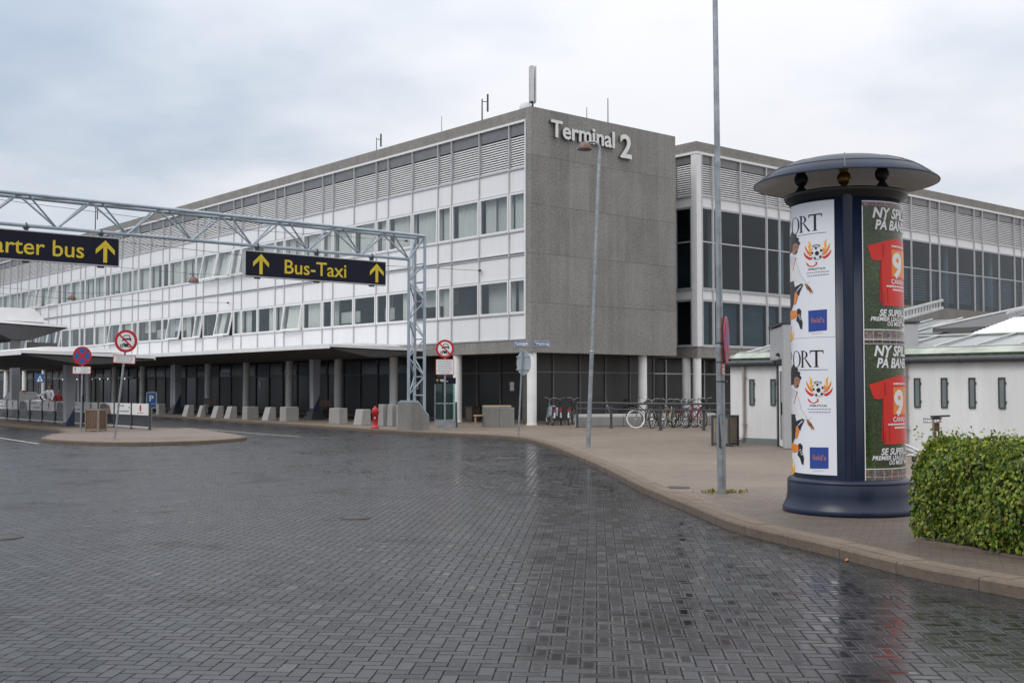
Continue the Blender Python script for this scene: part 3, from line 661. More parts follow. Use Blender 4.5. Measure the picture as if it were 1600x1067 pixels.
for k in range(9):
    mb.sphere((1.6, 50 + k * 1.75, 2.35), 0.045, 8, 1)
mb.box(1.45, 1.75, 48, 66, 2.40, 2.47, 0); mb.build('light_bar', ['frame', 'bulb'], TERM)

# ------------------------------------------------------------------ wing on the right
T0 = 11.08
WING = thing('terminal_wing', 'glazed wing with large dark windows and louvres beside the concrete gable', 'building', BF(T0, 0), PHI)
we = [0.36, 1.24]
while we[-1] < 46:
    for q in (2.22, 2.2, 1.12): we.append(we[-1] + q)
WEND = we[-1]; SW0 = 17.0
mb = MB(); mb.box(0, WEND, 0, 0.3, 13.56, ZP); mb.box(0, 0.3, 0.303, 9, 13.56, ZP - 0.004); mb.box(WEND - 0.3, WEND, 0.303, 9, 3, ZP - 0.004); mb.build('parapet', 'agg', WING)
mb = MB(); mb.box(0.303, WEND - 0.31, 0.303, 9, 13.3, 13.5); mb.build('roof', 'ground', WING)
mb = MB(); mb.box(0.01, WEND, 0.01, 0.4, 3.15, 3.70); mb.box(0.01, 0.4, 0.403, 9, 3.15, 3.70)
mb.build('concrete_band', 'agg', WING)
mb = MB(); mb.box(SW0, WEND + 2, -0.6, -0.02, 5.55, 6.62); mb.box(SW0, WEND + 2, -0.3, -0.03, 0, 5.54); mb.build('lower_wall', 'aggl', WING)
mb = MB()
for a, b in ((6.12, 6.54), (10.80, 11.30)):
    mb.box(0.36, WEND, 0.03, 0.12, a, b); mb.box(0.03, 0.12, 0.36, 9, a, b)
mb.build('cladding', 'white', WING)
mb = MB(); mb.box(-0.03, 0.34, -0.03, 0.34, 3.71, 13.42); mb.build('corner_post', 'frame', WING)
mb = MB()
for e in we[1:]: mb.box(e - 0.035, e + 0.035, -0.05, 0.12, 3.71, 13.50)
for e in (1.45, 3.65, 5.85): mb.box(-0.05, 0.12, e - 0.035, e + 0.035, 3.71, 13.50)
mb.box(0.345, 0.40, -0.05, 0.12, 3.71, 13.5); mb.build('mullion', 'mullion', WING)
for z, h in ((3.72, 0.07), (6.08, 0.06), (6.58, 0.06), (10.78, 0.05), (11.33, 0.07)):
    mb = MB()
    for a, b in zip(we, we[1:]): mb.box(a + 0.034, b - 0.034, -0.03, 0.028, z - h / 2, z + h / 2)
    mb.box(-0.03, 0.028, 0.36, 8.9, z - h / 2, z + h / 2)
    mb.build('transom', 'mullion', WING)
mb = MB(); mb.box(-0.05, WEND, -0.055, 0.2, 13.43, 13.553); mb.box(-0.055, 0.2, 0.201, 9, 13.43, 13.553); mb.build('top_rail', 'frame', WING)
mb = MB(); mb.box(0.36, WEND, 0.06, 0.1, 13.0, 13.428); mb.box(0.06, 0.1, 0.36, 9, 13.0, 13.428); mb.build('clerestory', 'clere', WING)
mb = MB(); mb.box(0.36, WEND, 0.25, 0.28, 11.36, 13.0); mb.box(0.25, 0.28, 0.36, 9, 11.36, 13.0); mb.build('louvre_backing', 'dark', WING)
_lw = {}
for a, b in zip(we, we[1:]):
    w = round(b - a - 0.075, 2)
    if w not in _lw: _lw[w] = louvre_mesh(w, 11.39, 12.99)
    link('louvre', _lw[w], WING, ((a + b) / 2, 0.03, 0))
_lw[1.0] = louvre_mesh(1.0, 11.39, 12.99); link('louvre', _lw[1.0], WING, (0.03, 0.88, 0), (0, 0, ROTL))
def blind_mesh(w, h, z0, pitch, mt):
    mb = MB(); n = int(h / pitch)
    for k in range(n):
        zc = -z0 - (k + 0.5) * pitch
        mb.box(0.1, w - 0.1, -0.045, 0.045, -0.004, 0.004, 0, Matrix.Translation((0, 0.2, zc)) @ Matrix.Rotation(radians(56 if pitch < 0.12 else 62), 4, 'X'))
    o = mb.build('blind', mt); d = o.data; bpy.data.objects.remove(o); return d
_bm = {}
for i, (a, b) in enumerate(zip(we, we[1:])):
    w = b - a - 0.076
    fm, pm = window_meshes(w, 4.12, 0.05, 1.73, 'mullion', 'glassd')
    wo = link('window', fm, WING, (a + 0.038, 0, 10.75)); link('pane', pm, wo)
    if a > 14:
        key = (round(w, 2), 1)
        if key not in _bm: _bm[key] = blind_mesh(w, 2.1 if i % 3 else 2.6, 1.6, 0.16, 'blindd')
        link('blind', _bm[key], wo)
    if a < SW0:
        fm, pm = window_meshes(w, 2.29, 0.05, None, 'mullion', 'glassd'); wo = link('window', fm, WING, (a + 0.038, 0, 6.05)); link('pane', pm, wo)
        key = (round(w, 2), 2)
        if key not in _bm: _bm[key] = blind_mesh(w, 2.2, 0.04, 0.085, 'blind')
        link('blind', _bm[key], wo)
for (z1, h, tr) in ((10.75, 4.12, 1.73), (6.05, 2.29, None)):
    fm, pm = window_meshes(1.04, h, 0.05, tr, 'mullion', 'glassd'); wo = link('window', fm, WING, (0, 1.41, z1), (0, 0, ROTL)); link('pane', pm, wo)
mb = MB()
for z0, z1 in ((3.3, 3.7), (6.15, 6.5), (11.1, 11.35)): mb.box(0.45, WEND - 0.4, 0.45, 8.9, z0, z1)
mb.box(0.45, WEND - 0.4, 7, 7.1, 3.71, 11.09); mb.build('interior_wall', 'roomd', WING)
mb = MB()
for t in range(3, 44, 6): mb.cyl((t, 1.6, 6.5), (t, 1.6, 11.1), 0.18, n=14)
mb.build('interior_column', 'colm', WING)
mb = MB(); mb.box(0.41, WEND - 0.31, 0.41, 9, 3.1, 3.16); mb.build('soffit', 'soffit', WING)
for t, s in ((0.26, 0.27), (0.26, 0.98), (5.8, 0.3), (11.3, 0.3)): link('column', cmesh, WING, (t, s, 0))
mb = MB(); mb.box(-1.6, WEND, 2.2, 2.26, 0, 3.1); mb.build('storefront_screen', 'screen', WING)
mb = MB()
for k in range(14): mb.box(-1.5 + k * 1.5, -1.44 + k * 1.5, 2.12, 2.19, 0, 3.1)
mb.box(-1.6, WEND, 2.13, 2.188, 2.33, 2.40); mb.build('storefront_frame', 'mullion', WING)

# ------------------------------------------------------------------ lettering on the gable, street name plates
SIGN = thing('building_sign', 'raised white letters reading Terminal 2 on the concrete gable', 'sign', BF(1.06, 0, 12.87), PHI)
def gm(a, b, d): return Vector((a, -0.16 - d, b))
mb = MB(); text_to(mb, 'Terminal', 0, 0, 4.02, 0.78, gm, 0, 0.015, 0.018); text_to(mb, '2', 4.40, -0.36, 0.76, 1.13, gm, 0, 0.015, 0.02); mb.build('letter_face', 'swhite', SIGN)
def gm2(a, b, d): return Vector((a, -0.075 - d, b))
mb = MB(); text_to(mb, 'Terminal', 0, 0, 4.02, 0.78, gm2, 0, 0.068, 0.012); text_to(mb, '2', 4.40, -0.36, 0.76, 1.13, gm2, 0, 0.068, 0.014); mb.build('letter_side', 'sframe', SIGN)
def plate(name, label, loc, rot, txt, w, h):
    t = thing(name, label, 'street sign', loc, rot)
    mb = MB(); mb.box(-w / 2, w / 2, -0.02, 0, -h / 2, h / 2); mb.build('plate', 'sblue', t)
    mb = MB(); text_to(mb, txt, 0, -h * 0.22, w * 0.88, h * 0.6, lambda a, b, d: Vector((a, -0.023, b)), 0, 0, 0.03, align='C')
    for (x0, x1, z0, z1) in ((-w / 2, w / 2, h / 2 - .015, h / 2), (-w / 2, w / 2, -h / 2, -h / 2 + .015), (-w / 2, -w / 2 + .015, -h / 2 + .0151, h / 2 - .0151), (w / 2 - .015, w / 2, -h / 2 + .0151, h / 2 - .0151)): mb.box(x0, x1, -0.0235, -0.0205, z0, z1)
    mb.build('lettering', 'swhite', t)
plate('street_name_plate', 'blue street name plate reading Vestvej low on the gable', BF(0.62, 0, 3.58), PHI, 'Vestvej', 0.95, 0.22)
plate('street_name_plate', 'blue street name plate reading Terminalgade on the concrete band by the corner', BF(0, 0.62, 3.58), PHI - pi / 2, 'Terminalgade', 1.0, 0.22)

# ------------------------------------------------------------------ things on the roof
def rod_mast(label, px, ytop, s_or_t, left=True, r=0.03, crossarm=False):
    p = BF(0.6, s_or_t) if left else BF(s_or_t, 0.6)
    z1 = hgt(ytop, p.y, CX + F_PX * p.x / p.y)
    t = thing('roof_mast', label, 'antenna', (p.x, p.y, 13.5), PHI)
    mb = MB(); mb.cyl((0, 0, 0), (0, 0, z1 - 13.5), r, r * 0.7, 8); mb.build('pole', 'darksteel', t)
    if crossarm:
        h = z1 - 13.5; mb = MB(); mb.cyl((0, -0.02, h * 0.93), (0, -0.42, h * 0.88), 0.02, n=6); mb.cyl((0, -0.42, h * 0.62), (0, -0.42, h * 1.08), 0.045, n=8); mb.build('dipole', 'darksteel', t)
    return t
ant = thing('phone_antenna', 'tall grey panel antenna on the roof corner above the gable', 'antenna', BF(0.75, 0.75, 13.5), PHI)
mb = MB(); mb.cyl((0, 0, 0), (0, 0, 2.2), 0.05, n=10)
for a in (0, 2 * pi / 3, 4 * pi / 3): mb.cyl((0, 0, 0.95), (0.16 * cos(a), 0.16 * sin(a), 1.0), 0.025, n=6)
mb.build('pole', 'darksteel', ant)
for k in range(3):
    a = radians(-25) + k * 2 * pi / 3
    mb = MB(); mb.box(0.09, 0.16, -0.085, 0.085, 1.02, 2.65, 0, Matrix.Rotation(a, 4, 'Z')); mb.build('antenna_panel', 'panelw', ant, bevel=0.015)
dish = thing('dish_antenna', 'small round white dish at the foot of the panel antenna', 'antenna', BF(0.5, 0.95, 13.5), 0)
mb = MB(); ax = Matrix.Translation((0, 0, 0.72)) @ Matrix.Rotation(radians(75), 4, 'X')
mb.lathe([(0.001, -0.02), (0.2, 0.0), (0.27, 0.05), (0.27, 0.09), (0.2, 0.13), (0.001, 0.15)], 20, 0, axis=ax); mb.build('dish', 'panelw', dish)
mb = MB(); mb.cyl((0, 0.08, 0), (0, 0.08, 0.75), 0.03, n=8); mb.build('pole', 'darksteel', dish)
rod_mast('roof mast with a short dipole arm above the white louvres', 755, 155, 4.2, True, 0.04, True)
rod_mast('thin whip mast on the roof above the white facade', 692, 182, 7.4, True, 0.016)
rod_mast('taller of two lightning rods above the gable', 964, 154, 5.4, False, 0.028)
rod_mast('shorter of two lightning rods above the gable', 933, 168, 4.0, False, 0.02)
rod_mast('small yagi mast far along the roof parapet', 612, 215, 13.2, True, 0.025, True)
rod_mast('distant roof mast with cross arm above the far parapet', 171, 325, 54, True, 0.05, True)

# ------------------------------------------------------------------ canopies
def t_post(parent, t, s, ztop, plinth=0.0, w=0.36):
    fz = plinth + 0.05
    mb = MB(); h = w / 2
    z_l, z_r = fz + 0.12, fz + 0.75
    # grey shaft cut on the skew at its foot
    A = [(t - h, s - h), (t + h, s - h), (t + h, s + h), (t - h, s + h)]
    zs = [z_l, z_r, z_r, z_l]
    top = [(t - h * 1.25, s - h), (t + h * 1.25, s - h), (t + h * 1.25, s + h), (t - h * 1.25, s + h)]
    vs = [(x, y, z) for (x, y), z in zip(A, zs)] + [(x, y, ztop) for x, y in top]
    mb.add(vs, [(0, 3, 2, 1), (4, 5, 6, 7), (0, 1, 5, 4), (1, 2, 6, 5), (2, 3, 7, 6), (3, 0, 4, 7)]); mb.build('post', 'postgrey', parent)
    mb = MB(); vs = [(x, y, fz - 0.05) for x, y in A] + [(x, y, z - 0.004) for (x, y), z in zip(A, zs)]
    mb.add(vs, [(0, 3, 2, 1), (4, 5, 6, 7), (0, 1, 5, 4), (1, 2, 6, 5), (2, 3, 7, 6), (3, 0, 4, 7)]); mb.build('post_foot', 'navyfoot', parent)
    if plinth:
        mb = MB(); mb.box(t - 0.4, t + 0.4, s - 0.4, s + 0.4, 0, plinth * 0.45); mb.box(t - 0.3, t + 0.3, s - 0.3, s + 0.3, plinth * 0.45, plinth); mb.build('plinth', 'darksteel', parent)
def canopy(name, label, t0, t1, s0, s1, zf, zb, zc, posts, plinth=0.0, hump=0.25):
    """t0 front edge (towards the road), t1 back edge, zf/zb their top heights, zc underside at the spine"""
    C = thing(name, label, 'canopy', BF((t0 + t1) / 2, s0), PHI)
    h = (t1 - t0) / 2
    def sec(s): return [(-h, s, zf), (-h, s, zf - 0.14), (-0.45, s, zc), (0.45, s, zc), (h, s, zb - 0.14), (h, s, zb)]
    mb = MB(); a, b = sec(0.0), sec(s1 - s0); n = len(a)
    mb.add(a + b, [(1, 2, n + 2, n + 1), (2, 3, n + 3, n + 2), (3, 4, n + 4, n + 3)], 0)
    mb.add(a + b, [(1, 2, 3, 4), (n + 4, n + 3, n + 2, n + 1)], 0)
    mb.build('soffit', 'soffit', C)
    mb = MB()
    a = [(-h - 0.02, -0.04, zf - 0.09), (-h - 0.02, -0.04, zf + 0.04), (h + 0.02, -0.04, zb + 0.04), (h + 0.02, -0.04, zb - 0.09)]
    b = [(x, s1 - s0, z) for x, y, z in a]
    a2 = [(x, 0.02, z) for x, y, z in a]
    mb.box(-h - 0.03, -h - 0.001, -0.03, s1 - s0, zf - 0.155, zf + 0.045); mb.box(h + 0.001, h + 0.03, -0.03, s1 - s0, zb - 0.155, zb + 0.045)
    mb.add(a + a2, [(0, 1, 2, 3), (4, 7, 6, 5), (0, 4, 5, 1), (1, 5, 6, 2), (2, 6, 7, 3), (3, 7, 4, 0)])
    mb.build('fascia', 'canopyw', C)
    mb = MB()
    zt = (zf + zb) / 2 + 0.03
    mb.add([(-h, 0.02, zf + 0.02), (h, 0.02, zb + 0.02), (h, s1 - s0, zb + 0.02), (-h, s1 - s0, zf + 0.02)], [(0, 1, 2, 3)])
    if hump:
        P = [(-h * 0.98, zf + 0.03), (-h * 0.6, zf + hump * 0.9), (h * 0.30, zt + hump), (h * 0.58, zt + 0.03)]
        q = [(x, 0.25, z) for x, z in P] + [(x, s1 - s0 - 0.2, z) for x, z in P]
        mb.add(q, [(0, 1, 2, 3), (7, 6, 5, 4), (0, 4, 5, 1), (1, 5, 6, 2), (2, 6, 7, 3)])
    mb.build('roof_sheet', 'canopyw', C)
    for s in posts: t_post(C, 0.0, s - s0, zc, plinth)
    return C
canopy('entrance_canopy', 'long low canopy with white fascia along the front of the terminal', -5.37, -0.05, 7.97, 64, 3.62, 3.52, 3.10, (13.8, 30.6, 47.4), 0.42, 0.14)
canopy('taxi_shelter', 'lower taxi shelter roof on the island behind the glass barrier', -18.5, -13.0, 9.7, 24.5, 3.12, 2.98, 2.62, (12.1,), 0.0, 0.22)
HC = canopy('crossing_canopy', 'higher white winged canopy rising above the taxi shelter roof', -16.3, -11.6, 24.6, 38, 5.15, 4.95, 4.15, (25.6, 35), 0.0, 0.75)
def hang_box(label, t, s, z):
    o = thing('hanging_sign', label, 'sign', BF(t, s, z), PHI)
    mb = MB(); mb.box(-0.75, 0.75, -0.12, 0.12, -0.18, 0.2); mb.build('sign_box', 'sframe', o)
    mb = MB(); mb.cyl((-0.5, 0, 0.2), (-0.5, 0, 0.9), 0.02, n=6); mb.cyl((0.5, 0, 0.2), (0.5, 0, 0.9), 0.02, n=6); mb.build('hanger', 'darksteel', o)
hang_box('brown sign box hanging at the right of the high canopy post', -12.7, 25.2, 3.85)
hang_box('dark sign box hanging at the left of the high canopy post', -15.6, 25.8, 3.75)

# ------------------------------------------------------------------ gantry over the road with its two signs
TW = Vector((-3.42, 44.6, 0))
GAN = thing('sign_gantry', 'pale blue grey lattice gantry spanning the road on a triangular tower', 'gantry', TW, PHI)
ZT, ZB, DP = 7.58, 6.66, 0.66       # chord heights; local x runs along +t, the beam goes to -x, y = away
LB = 24.0
cr = 0.062
for y in (0.0, DP):
    mb = MB(); mb.cyl((0.0, y, ZT), (-LB, y, ZT), cr, n=12); mb.build('top_chord', 'steel', GAN)
mb = MB(); mb.cyl((-0.52, DP / 2, ZB), (-LB, DP / 2, ZB), cr, n=12); mb.build('bottom_chord', 'steel', GAN)
mb = MB(); x = -0.52; k = 0
while x > -LB + 2.3:
    for y in (0.0, DP):
        mb.cyl((x, DP / 2, ZB), (x - 1.0, y, ZT), 0.033, n=8); mb.cyl((x - 2.25, DP / 2, ZB), (x - 1.25, y, ZT), 0.033, n=8)
    mb.cyl((x - 1.0, 0, ZT), (x - 1.25, DP, ZT), 0.028, n=8); mb.cyl((x - 1.25, 0, ZT), (x - 2.25 - 1.0, DP, ZT), 0.024, n=8); x -= 2.25
for y in (0.0, DP): mb.cyl((-0.52, DP / 2, ZB), (0, y, ZT), 0.045, n=8)
mb.cyl((0, 0, ZT), (0, DP, ZT), 0.045, n=8); mb.build('beam_bracing', 'steel', GAN)
for (x, y, z0, z1) in ((0.0, 0.0, 0.62, ZT), (0.0, DP, 0.62, ZT), (-0.52, DP / 2, 1.12, ZB)):
    mb = MB(); mb.cyl((x, y, z0), (x, y, z1), cr, n=12); mb.build('tower_leg', 'steel', GAN)
mb = MB(); z = 1.35; fl = 0
while z < ZB - 0.6:
    for y in (0.0, DP):
        a, b = ((-0.52, DP / 2), (0, y)) if fl % 2 == 0 else ((0, y), (-0.52, DP / 2))
        mb.cyl((*a, z), (*b, z + 0.72), 0.03, n=8); 
    mb.cyl((0, 0, z), (0, DP, z + 0.72) if fl % 2 else (0, DP, z), 0.028, n=8); mb.cyl((0, 0, z + 0.72), (0, DP, z + 0.72), 0.025, n=8)
    z += 0.74; fl += 1
mb.build('tower_bracing', 'steel', GAN)
mb = MB()
P = [(-0.72, -0.03), (-0.72, 1.10), (-0.38, 1.10), (0.10, 0.58), (0.16, 0.58), (0.16, -0.03)]
mb.prism(P, lambda a, b, d: Vector((a, d, b)), -0.12, DP + 0.12); mb.build('plinth', 'concd', GAN, bevel=0.02)
mb = MB(); mb.prism([(-0.66, 1.105), (-0.375, 1.105), (0.105, 0.585), (0.15, 0.585), (0.15, 0.625), (0.12, 0.625), (-0.36, 1.15), (-0.66, 1.15)], lambda a, b, d: Vector((a, d, b)), -0.08, DP + 0.08); mb.build('base_plate', 'steel', GAN)
def gantry_sign(label, g0, g1, text, cap, tx, tw, arrows, zt, zb, al):
    w = g1 - g0; p = TW - TX * g1
    o = thing('overhead_sign', label, 'sign', (p.x + SX.x * DP / 2, p.y + SX.y * DP / 2, 0), PHI, 'navy direction signs on the gantry')
    mb = MB(); mb.box(0, w, -0.10, 0.12, zb, zt); mb.build('sign_box', 'signbox', o)
    mb = MB(); mb.box(0.03, w - 0.03, -0.108, -0.101, zb + 0.035, zt - 0.03); mb.build('sign_face', 'navysign', o)
    f = lambda a, b, d: Vector((a, -0.110 - d, b))
    mb = MB(); zc = (zt + zb) / 2
    text_to(mb, text, tx, zc - cap / 2 - 0.0, tw, cap, f, 0, 0, 0.008, align=al)
    mb.build('lettering', 'yellow', o)
    for ax in arrows: mb = MB(); arrow_into(mb, ax, zc, 0.62, 0.72, f, 0.0, 0.003, 0); mb.build('arrow', 'yellow', o)
    for k in range(3):
        x = w * (0.09 + 0.405 * k); mb = MB(); mb.box(x - 0.05, x + 0.05, -0.06, 0.08, zt + 0.002, ZB - 0.07); mb.box(x - 0.09, x + 0.09, -0.085, 0.1, ZB - 0.085, ZB - 0.065); mb.tube([(x, 0.0 + 0.085 * cos(q), ZB + 0.085 * sin(q)) for q in [i * pi / 6 for i in range(12)]], 0.018, 6, 0, True)
        mb.build('hanger_clamp', 'darksteel', o)
    for k in range(3):
        x = w * (0.09 + 0.405 * k); mb = MB(); mb.box(x - 0.1, x + 0.1, -0.05, 0.05, zb - 0.06, zb - 0.002); mb.build('bottom_bracket', 'darksteel', o)
gantry_sign('navy overhead sign with yellow words Bus-Taxi between two arrows', 1.66, 7.59, 'Bus-Taxi', 0.52, 1.56, 2.58, (0.62, 5.5), 6.47, 5.55, 'L')
gantry_sign('navy overhead sign with yellow words Charter bus and one arrow', 12.05, 17.8, 'Charter bus', 0.52, 17.8 - 13.2, 3.62, (17.8 - 12.52,), 6.50, 5.56, 'R')

# ------------------------------------------------------------------ traffic signs
def sign_post(t, h, r=0.032, lean=(0, 0)):
    mb = MB(); mb.cyl((0, 0, 0), (lean[0], lean[1], h), r, n=12); mb.cyl((0, 0, 0), (0, 0, 0.03), r * 2.0, n=12); mb.build('post', 'galv', t)
def disc(t, x, z, r, y=-0.05, M4=None):
    f = lambda a, b, d: Vector((x + a, y - d, z + b))
    return f
def vehicles_disc(t, x, z, r):
    f = lambda a, b, d: Vector((x + a * r, -0.05 - d, z + b * r))
    mb = MB(); mb.prism(circ(0, 0, 1.0), f, -0.012, 0.0, 0); mb.prism(circ(0, 0, 0.76), f, 0.0005, 0.003, 1)
    # car seen from the front
    K = 2
    def bx(a0, a1, b0, b1): mb.prism([(a0, b0), (a1, b0), (a1, b1), (a0, b1)], f, 0.003, 0.006, K)
    mb.prism([(-0.28, 0.22), (-0.17, 0.52), (-0.11, 0.52), (-0.2, 0.22)], f, 0.003, 0.006, K); mb.prism([(0.42, 0.22), (0.34, 0.22), (0.27, 0.52), (0.33, 0.52)], f, 0.003, 0.006, K)
    bx(-0.17, 0.33, 0.46, 0.53); bx(-0.32, 0.46, 0.14, 0.25); bx(-0.32, -0.2, 0.0, 0.14); bx(0.34, 0.46, 0.0, 0.14); bx(-0.2, 0.34, 0.1, 0.15)
    # motorcycle
    for cx in (-0.36, 0.3):
        n = 18
        for i in range(n):
            a0, a1 = 2 * pi * i / n, 2 * pi * (i + 1) / n
            mb.prism([(cx + 0.16 * cos(a0), -0.42 + 0.16 * sin(a0)), (cx + 0.16 * cos(a1), -0.42 + 0.16 * sin(a1)), (cx + 0.09 * cos(a1), -0.42 + 0.09 * sin(a1)), (cx + 0.09 * cos(a0), -0.42 + 0.09 * sin(a0))], f, 0.003, 0.006, K)
    mb.prism([(-0.25, -0.14), (-0.02, -0.22), (0.3, -0.24), (0.44, -0.34), (0.2, -0.36), (0.1, -0.52), (-0.12, -0.52), (-0.18, -0.3)], f, 0.003, 0.006, K)
    mb.prism([(-0.36, -0.42), (-0.3, -0.42), (-0.14, -0.18), (-0.22, -0.18)], f, 0.003, 0.006, K)
    q = 0.05; mb.prism([(-0.56 - q, 0.56 - q), (-0.56 + q, 0.56 + q), (0.56 + q, -0.56 + q), (0.56 - q, -0.56 - q)], f, 0.007, 0.010, 0)
    mb.build('sign_disc', ['sred', 'swhite', 'black'], t)
def text_plate(t, x, z, w, h, lines, tilt=0.0, marks=False, seed=1):
    R = Matrix.Rotation(tilt, 3, 'Y'); f = lambda a, b, d: Vector((x, 0, z)) + R @ Vector((a, 0, b)) + Vector((0, -0.045 - d, 0))
    mb = MB(); rp = lambda a, b: [(-a, -b), (a, -b), (a, b), (-a, b)]
    mb.prism(rp(w / 2, h / 2), f, -0.01, 0.0, 0); mb.prism(rp(w / 2 - 0.022, h / 2 - 0.022), f, 0.0005, 0.002, 1)
    r = random.Random(seed)
    for i in range(lines):
        b = h / 2 - h * (i + 1) / (lines + 1); a = -w * 0.42 + r.uniform(0, w * 0.1) + (w * 0.3 if marks else 0); e_ = w * 0.42 - r.uniform(0, w * 0.12)
        while a < e_:
            k = r.uniform(0.03, 0.10); k = min(k, e_ - a + 0.01); mb.prism([(a, b - 0.011), (a + k, b - 0.011), (a + k, b + 0.011), (a, b + 0.011)], f, 0.002, 0.004, 2); a += k + 0.014
    if marks: mb.prism([(-w * 0.37, -h * 0.32), (-w * 0.33, -h * 0.32), (-w * 0.33, h * 0.3), (-w * 0.37, h * 0.3)], f, 0.002, 0.004, 2); mb.prism([(-w * 0.41, h * 0.16), (-w * 0.29, h * 0.16), (-w * 0.35, h * 0.36)], f, 0.002, 0.004, 2)
    mb.build('text_plate', ['sred', 'swhite', 'sgrey'], t)
p = g(179, 686); k = p.y
o = thing('traffic_sign', 'leaning no motor vehicles sign on the tip of the traffic island', 'traffic sign', p)
zc = hgt(533, k); lean = (195.5 - 179) / F_PX * k
sign_post(o, zc + 0.2, 0.034, (lean * 1.05, 0)); vehicles_disc(o, lean, zc, 0.365); text_plate(o, lean * 0.86 , hgt(561.5, k), 0.72, 0.27, 3, radians(3.5), seed=3)
p = g(695, 673.5); k = p.y
o = thing('traffic_sign', 'no motor vehicles sign above a tall text plate beside the gantry tower', 'traffic sign', p)
zc = hgt(545, k); sign_post(o, zc + 0.2, 0.034); vehicles_disc(o, 0.0, zc, 0.35); text_plate(o, 0.0, hgt(573.2, k), 0.70, 0.60, 8, seed=9)
def no_stop_disc(t, x, z, r, y=-0.05):
    f = lambda a, b, d: Vector((x + a * r, y - d, z + b * r))
    mb = MB(); mb.prism(circ(0, 0, 1.0), f, -0.012, 0.0, 0); mb.prism(circ(0, 0, 0.8), f, 0.0005, 0.003, 1); q = 0.085
    for sg in (-1, 1): mb.prism([(-0.6 - q, sg * (0.6 - q)), (-0.6 + q, sg * (0.6 + q)), (0.6 + q, sg * (-0.6 + q)), (0.6 - q, sg * (-0.6 - q))], f, 0.003 + 0.001 * (sg > 0), 0.006 + 0.001 * (sg > 0), 0)
    mb.build('sign_disc', ['sred', 'sblue'], t)
p = g(126, 674); k = p.y
o = thing('traffic_sign', 'no stopping sign with blue face and red cross beside the slatted island bin', 'traffic sign', p)
zc = hgt(556, k); sign_post(o, zc + 0.2, 0.032, (0.03, 0)); no_stop_disc(o, 0.03, zc, 0.355); text_plate(o, 0.02, hgt(578.3, k), 0.70, 0.29, 3, 0, True, seed=5)
p = g(810, 680.5); k = p.y
o = thing('traffic_sign', 'grey back of a round sign on a slim post near the concrete corner', 'traffic sign', p, radians(125))
zc = hgt(567, k); ln = 0.14
mb = MB(); mb.cyl((0, 0, 0), (ln * -0.57, ln * -0.82, zc + 0.42), 0.03, n=10); mb.build('post', 'galv', o)
f = lambda a, b, d: Vector((-ln * 0.57 + a * 0.42, -ln * 0.82 - 0.05 - d, zc + b * 0.42))
mb = MB(); mb.prism(circ(0, 0, 1), f, 0, 0.012, 0); mb.box(-0.5, 0.33, -0.155, -0.14, zc + 0.2, zc + 0.24); mb.box(-0.5, 0.33, -0.155, -0.14, zc - 0.24, zc - 0.2); mb.build('sign_disc', 'sback', o)
def square_sign(name, label, p, zc, w, h, txt, kind, rot=0.0):
    o = thing(name, label, 'traffic sign', p, rot); sign_post(o, zc + h / 2 + 0.05, 0.03)
    mb = MB(); mb.box(-w / 2, w / 2, -0.045, -0.033, zc - h / 2, zc + h / 2, 0)
    if kind == 'P':
        text_to(mb, 'P', 0, zc - h * 0.05, w * 0.42, h * 0.36, lambda a, b, d: Vector((a, -0.048, b)), 1, 0, 0.03, align='C'); mb.box(-w * 0.4, w * 0.4, -0.048, -0.0455, zc - h * 0.24, zc - h * 0.22, 1)
        for (a0, a1, b0, b1) in ((-.5, .5, .47, .5), (-.5, .5, -.5, -.47), (-.5, -.46, -.469, .469), (.46, .5, -.469, .469)): mb.box(a0 * w, a1 * w, -0.0485, -0.0455, zc + b0 * h, zc + b1 * h, 1)
    else:
        mb.prism([(-w * 0.38, zc - h * 0.36), (w * 0.38, zc - h * 0.36), (0, zc + h * 0.36)], lambda a, b, d: Vector((a, -0.0455 - d, b)), 0, 0.003, 1)
        mb.prism([(-0.06 * w, zc - h * 0.22), (0.1 * w, zc - h * 0.26), (0.03 * w, zc + h * 0.12), (-0.05 * w, zc + h * 0.1)], lambda a, b, d: Vector((a, -0.049 - d, b)), 0, 0.003, 2)
    mb.build('sign_panel', ['sblue', 'swhite', 'black'], o); return o
p = BF(-9.0, 11.8); p = at(237, 640, 51.0); p.z = 0
square_sign('parking_sign', 'blue parking sign with white P behind the glass barrier', p, hgt(625, 51), 0.46, 0.70, 'P', 'P')
p = at(62, 640, 80.0); p.z = 0
square_sign('crossing_sign', 'small blue pedestrian crossing sign under the far canopy', p, hgt(591, 80), 0.58, 0.6, '', 'X')

# ------------------------------------------------------------------ tall poles
p = g(919, 699); Y = p.y
L1 = thing('street_lamp', 'curved arm street lamp with brown dome in front of the gable', 'street lamp', p)
zt = hgt(222, Y); xt = (938.5 - 919) / F_PX * Y; zm = hgt(549, Y); xm = xt * (zm / zt)
mb = MB(); mb.cyl((0, 0, 0), (xm, 0, zm), 0.062, 0.058, 14); mb.cyl((xm, 0, zm), (xm, 0, zm + 0.03), 0.066, 0.05, 14)
pts = [(xm, 0, zm), (xt * 0.97, 0, zt * 0.965)]
for i in range(9):
    a = pi * 0.5 * i / 8; pts.append((xt - 0.19 + 0.19 * cos(a) , 0, zt - 0.20 + 0.2 * sin(a)))
pts += [(xt - 0.33, 0, zt - 0.01), (xt - 0.40, 0, zt - 0.03)]
mb.tube(pts, [0.045] * 2 + [0.034] * (len(pts) - 2), 10); mb.build('pole', 'galv', L1)
